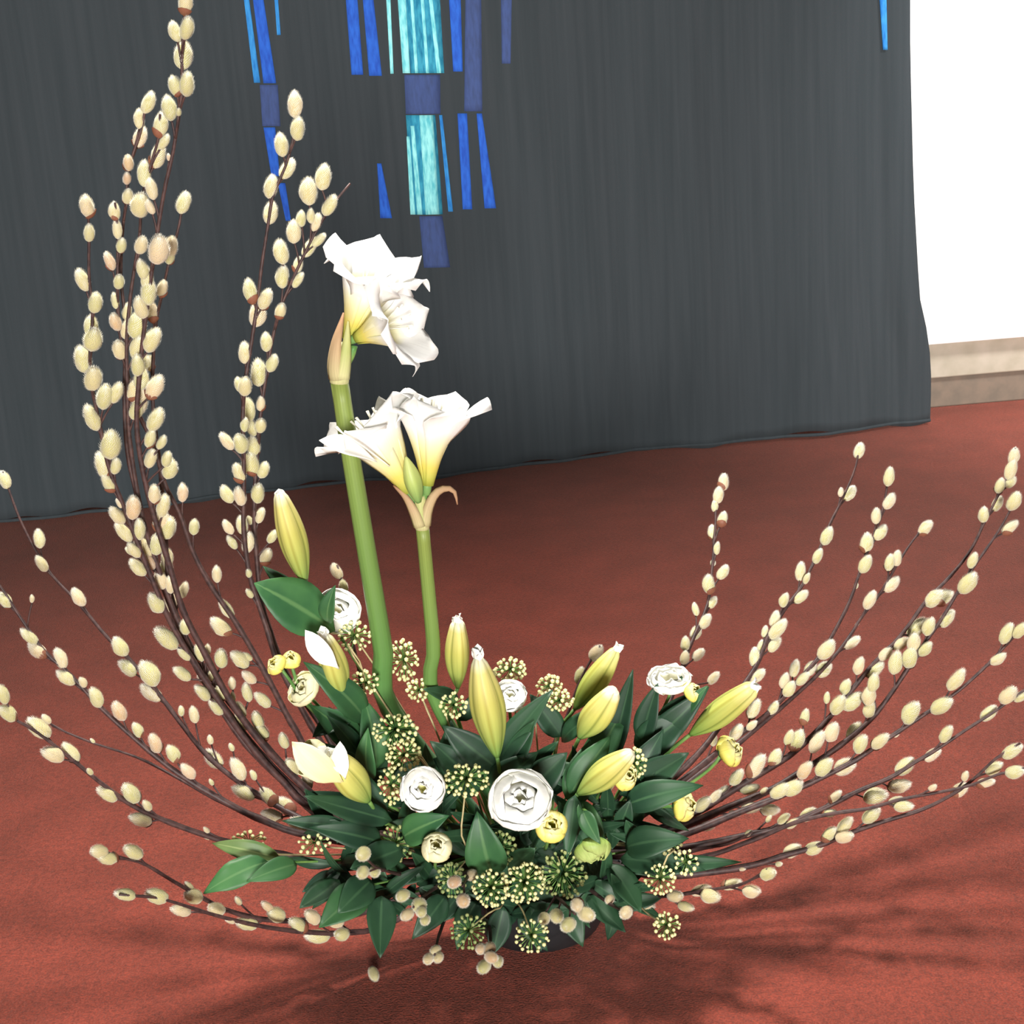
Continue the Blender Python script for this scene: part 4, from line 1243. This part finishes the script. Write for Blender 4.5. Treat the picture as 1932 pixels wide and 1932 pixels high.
sprig('olive green leaves fanning out at the lower left over the carpet',
      [(505, 1625, 1.42, 384, 1682, 1.38, 56, 'leaf_mid', dict(fold_=0.1, wave=0.08)), (530, 1620, 1.44, 400, 1590, 1.44, 40, 'leaf_olive'), (560, 1630, 1.43, 470, 1660, 1.38, 44, 'leaf_mid')],
      [(500, 1625, 1.42), (600, 1625, 1.48)])
sprig('pointed dark leaves hanging down to the carpet at the front left',
      [(720, 1690, 1.42, 717, 1808, 1.36, 74, 'leaf'), (690, 1680, 1.42, 605, 1745, 1.36, 70, 'leaf_mid'), (640, 1660, 1.44, 565, 1715, 1.38, 66, 'leaf'), (700, 1660, 1.43, 640, 1720, 1.37, 80, 'leaf')],
      [(700, 1670, 1.43), (780, 1650, 1.50)])
sprig('long dark leaves below the lower left lily bud',
      [(720, 1590, 1.44, 590, 1560, 1.40, 70, 'leaf'), (760, 1600, 1.44, 660, 1640, 1.38, 76, 'leaf'), (760, 1580, 1.43, 840, 1540, 1.40, 60, 'leaf_mid')],
      [(740, 1590, 1.45), (800, 1600, 1.52)])
sprig('mid green leaf blade right of the tan ivy stalk below the white flowers',
      [(930, 1650, 1.44, 900, 1540, 1.42, 80, 'leaf_mid'), (960, 1640, 1.44, 1010, 1600, 1.42, 60, 'leaf')],
      [(930, 1650, 1.46), (930, 1670, 1.52)])
sprig('dark broad leaves behind the cup flowers under the centre lily bud',
      [(900, 1500, 1.50, 820, 1400, 1.49, 90, 'leaf'), (930, 1500, 1.50, 1010, 1420, 1.49, 90, 'leaf'), (860, 1470, 1.51, 850, 1360, 1.53, 80, 'leaf'), (1000, 1490, 1.50, 1070, 1420, 1.50, 80, 'leaf')],
      [(900, 1500, 1.52), (920, 1560, 1.55)])
sprig('cut leafy tuft under the split lily bud at the left',
      [(680, 1420, 1.53, 590, 1330, 1.52, 60, 'leaf_mid'), (690, 1440, 1.52, 620, 1350, 1.50, 50, 'leaf'), (710, 1450, 1.52, 690, 1320, 1.53, 60, 'leaf_mid'), (690, 1460, 1.51, 600, 1400, 1.48, 50, 'leaf'), (700, 1470, 1.50, 690, 1380, 1.48, 44, 'leaf_mid')],
      [(690, 1450, 1.53), (740, 1530, 1.56)])
sprig('dark leaves at the right under the pale green lily bud',
      [(1170, 1500, 1.52, 1300, 1420, 1.50, 80, 'leaf'), (1180, 1520, 1.51, 1320, 1480, 1.48, 74, 'leaf'), (1190, 1480, 1.53, 1250, 1380, 1.53, 74, 'leaf')],
      [(1180, 1510, 1.53), (1120, 1560, 1.56)])
sprig('shadowed leaves at the right foot of the arrangement',
      [(1180, 1600, 1.48, 1290, 1580, 1.44, 80, 'leaf'), (1170, 1620, 1.47, 1330, 1640, 1.43, 70, 'leaf'), (1150, 1630, 1.46, 1210, 1720, 1.40, 70, 'leaf'), (1170, 1640, 1.46, 1400, 1625, 1.46, 50, 'leaf')],
      [(1160, 1610, 1.49), (1080, 1620, 1.54)])
sprig('dark leaves drooping over the bowl rim below the front ivy heads',
      [(900, 1700, 1.44, 860, 1790, 1.40, 60, 'leaf'), (950, 1710, 1.44, 930, 1800, 1.41, 60, 'leaf'), (1000, 1710, 1.44, 1020, 1795, 1.41, 60, 'leaf'), (1060, 1700, 1.44, 1100, 1785, 1.40, 64, 'leaf'), (1110, 1690, 1.45, 1180, 1760, 1.40, 60, 'leaf'), (840, 1690, 1.44, 780, 1770, 1.39, 64, 'leaf')],
      [(960, 1695, 1.46), (960, 1680, 1.52)])
# deep filling sprigs, each a few dark leaves round its own stem
FILL = [(680, 1500, 'left'), (650, 1560, 'far left'), (760, 1540, ''), (840, 1560, ''), (920, 1580, ''), (1010, 1600, ''), (1090, 1560, ''), (1160, 1560, ''), (1220, 1600, ''),
        (800, 1660, ''), (880, 1700, ''), (970, 1720, ''), (1060, 1690, ''), (1130, 1670, ''), (740, 1690, ''), (1000, 1460, ''), (1100, 1470, ''), (820, 1450, ''), (700, 1400, ''), (1210, 1520, ''), (640, 1640, ''), (1170, 1700, '')]
FL = ['dark leaf sprig under the bloom in profile at lower left', 'dark leaf sprig behind the low left willow catkins', 'dark leaf sprig left of the round white cup flower',
      'dark leaf sprig directly below the round white cup flower', 'dark leaf sprig between the two white cup flowers', 'dark leaf sprig directly below the widest white flower',
      'dark leaf sprig behind the golden yellow rosebud', 'dark leaf sprig behind the fat green rosebud', 'dark leaf sprig behind the starry ivy head at right',
      'dark leaf sprig below the cream-yellow rosebud', 'dark leaf sprig behind the brownish front catkins', 'dark leaf sprig under the brightest ivy head',
      'dark leaf sprig behind the pinkish front-right catkins', 'dark leaf sprig in the shadow below the green rosebud', 'dark leaf sprig behind the yellowish front-left catkins',
      'dark leaf sprig behind the widest white flower', 'dark leaf sprig at the foot of the closed blunt lily bud', 'dark leaf sprig behind the ivy head left of centre',
      'dark leaf sprig at the foot of the thick amaryllis stem', 'dark leaf sprig at the stems of the right rosebuds', 'dark leaf sprig beside the three pale round catkins', 'dark leaf sprig at the right end of the bowl shadow']
rg = random.Random(5)
for (x, y, _), lab in zip(FILL, FL):
    Yc = 1.50 - 0.09 * max(0, min(1, (y - 1450) / 250)) + 0.06
    lv = []
    for q in range(7):
        an = q * 0.9 + rg.uniform(-.4, .4)
        ln = rg.uniform(60, 120)
        bx, by = x + rg.uniform(-18, 18), y + rg.uniform(-14, 14)
        lv.append((bx, by, Yc + rg.uniform(-.02, .02), bx + ln * math.cos(an), by + ln * 0.75 * math.sin(an), Yc - rg.uniform(0.0, 0.06), rg.uniform(26, 46), 'leaf',
                   dict(nrm=Vector((rg.uniform(-.5, .5), -0.8, rg.uniform(.2, .8))))))
    sprig(lab, lv, [(x, y, Yc), (0.5 * (x + 960), 0.5 * (y + 1640), 1.56)], group='dark leaf sprigs deep in the arrangement')

# a catkin that has dropped onto the carpet in front of the bowl
p = on_floor(706, 1846)
o = obj('fallen_catkin', CK[1].copy(), None, None, (p.x, p.y, 0.0075))
o.scale = (0.022, 0.022, 0.030)
o.rotation_euler = (math.radians(90), 0, math.radians(8))
tag(o, 'single dull catkin dropped on the carpet at the front left', 'catkin')
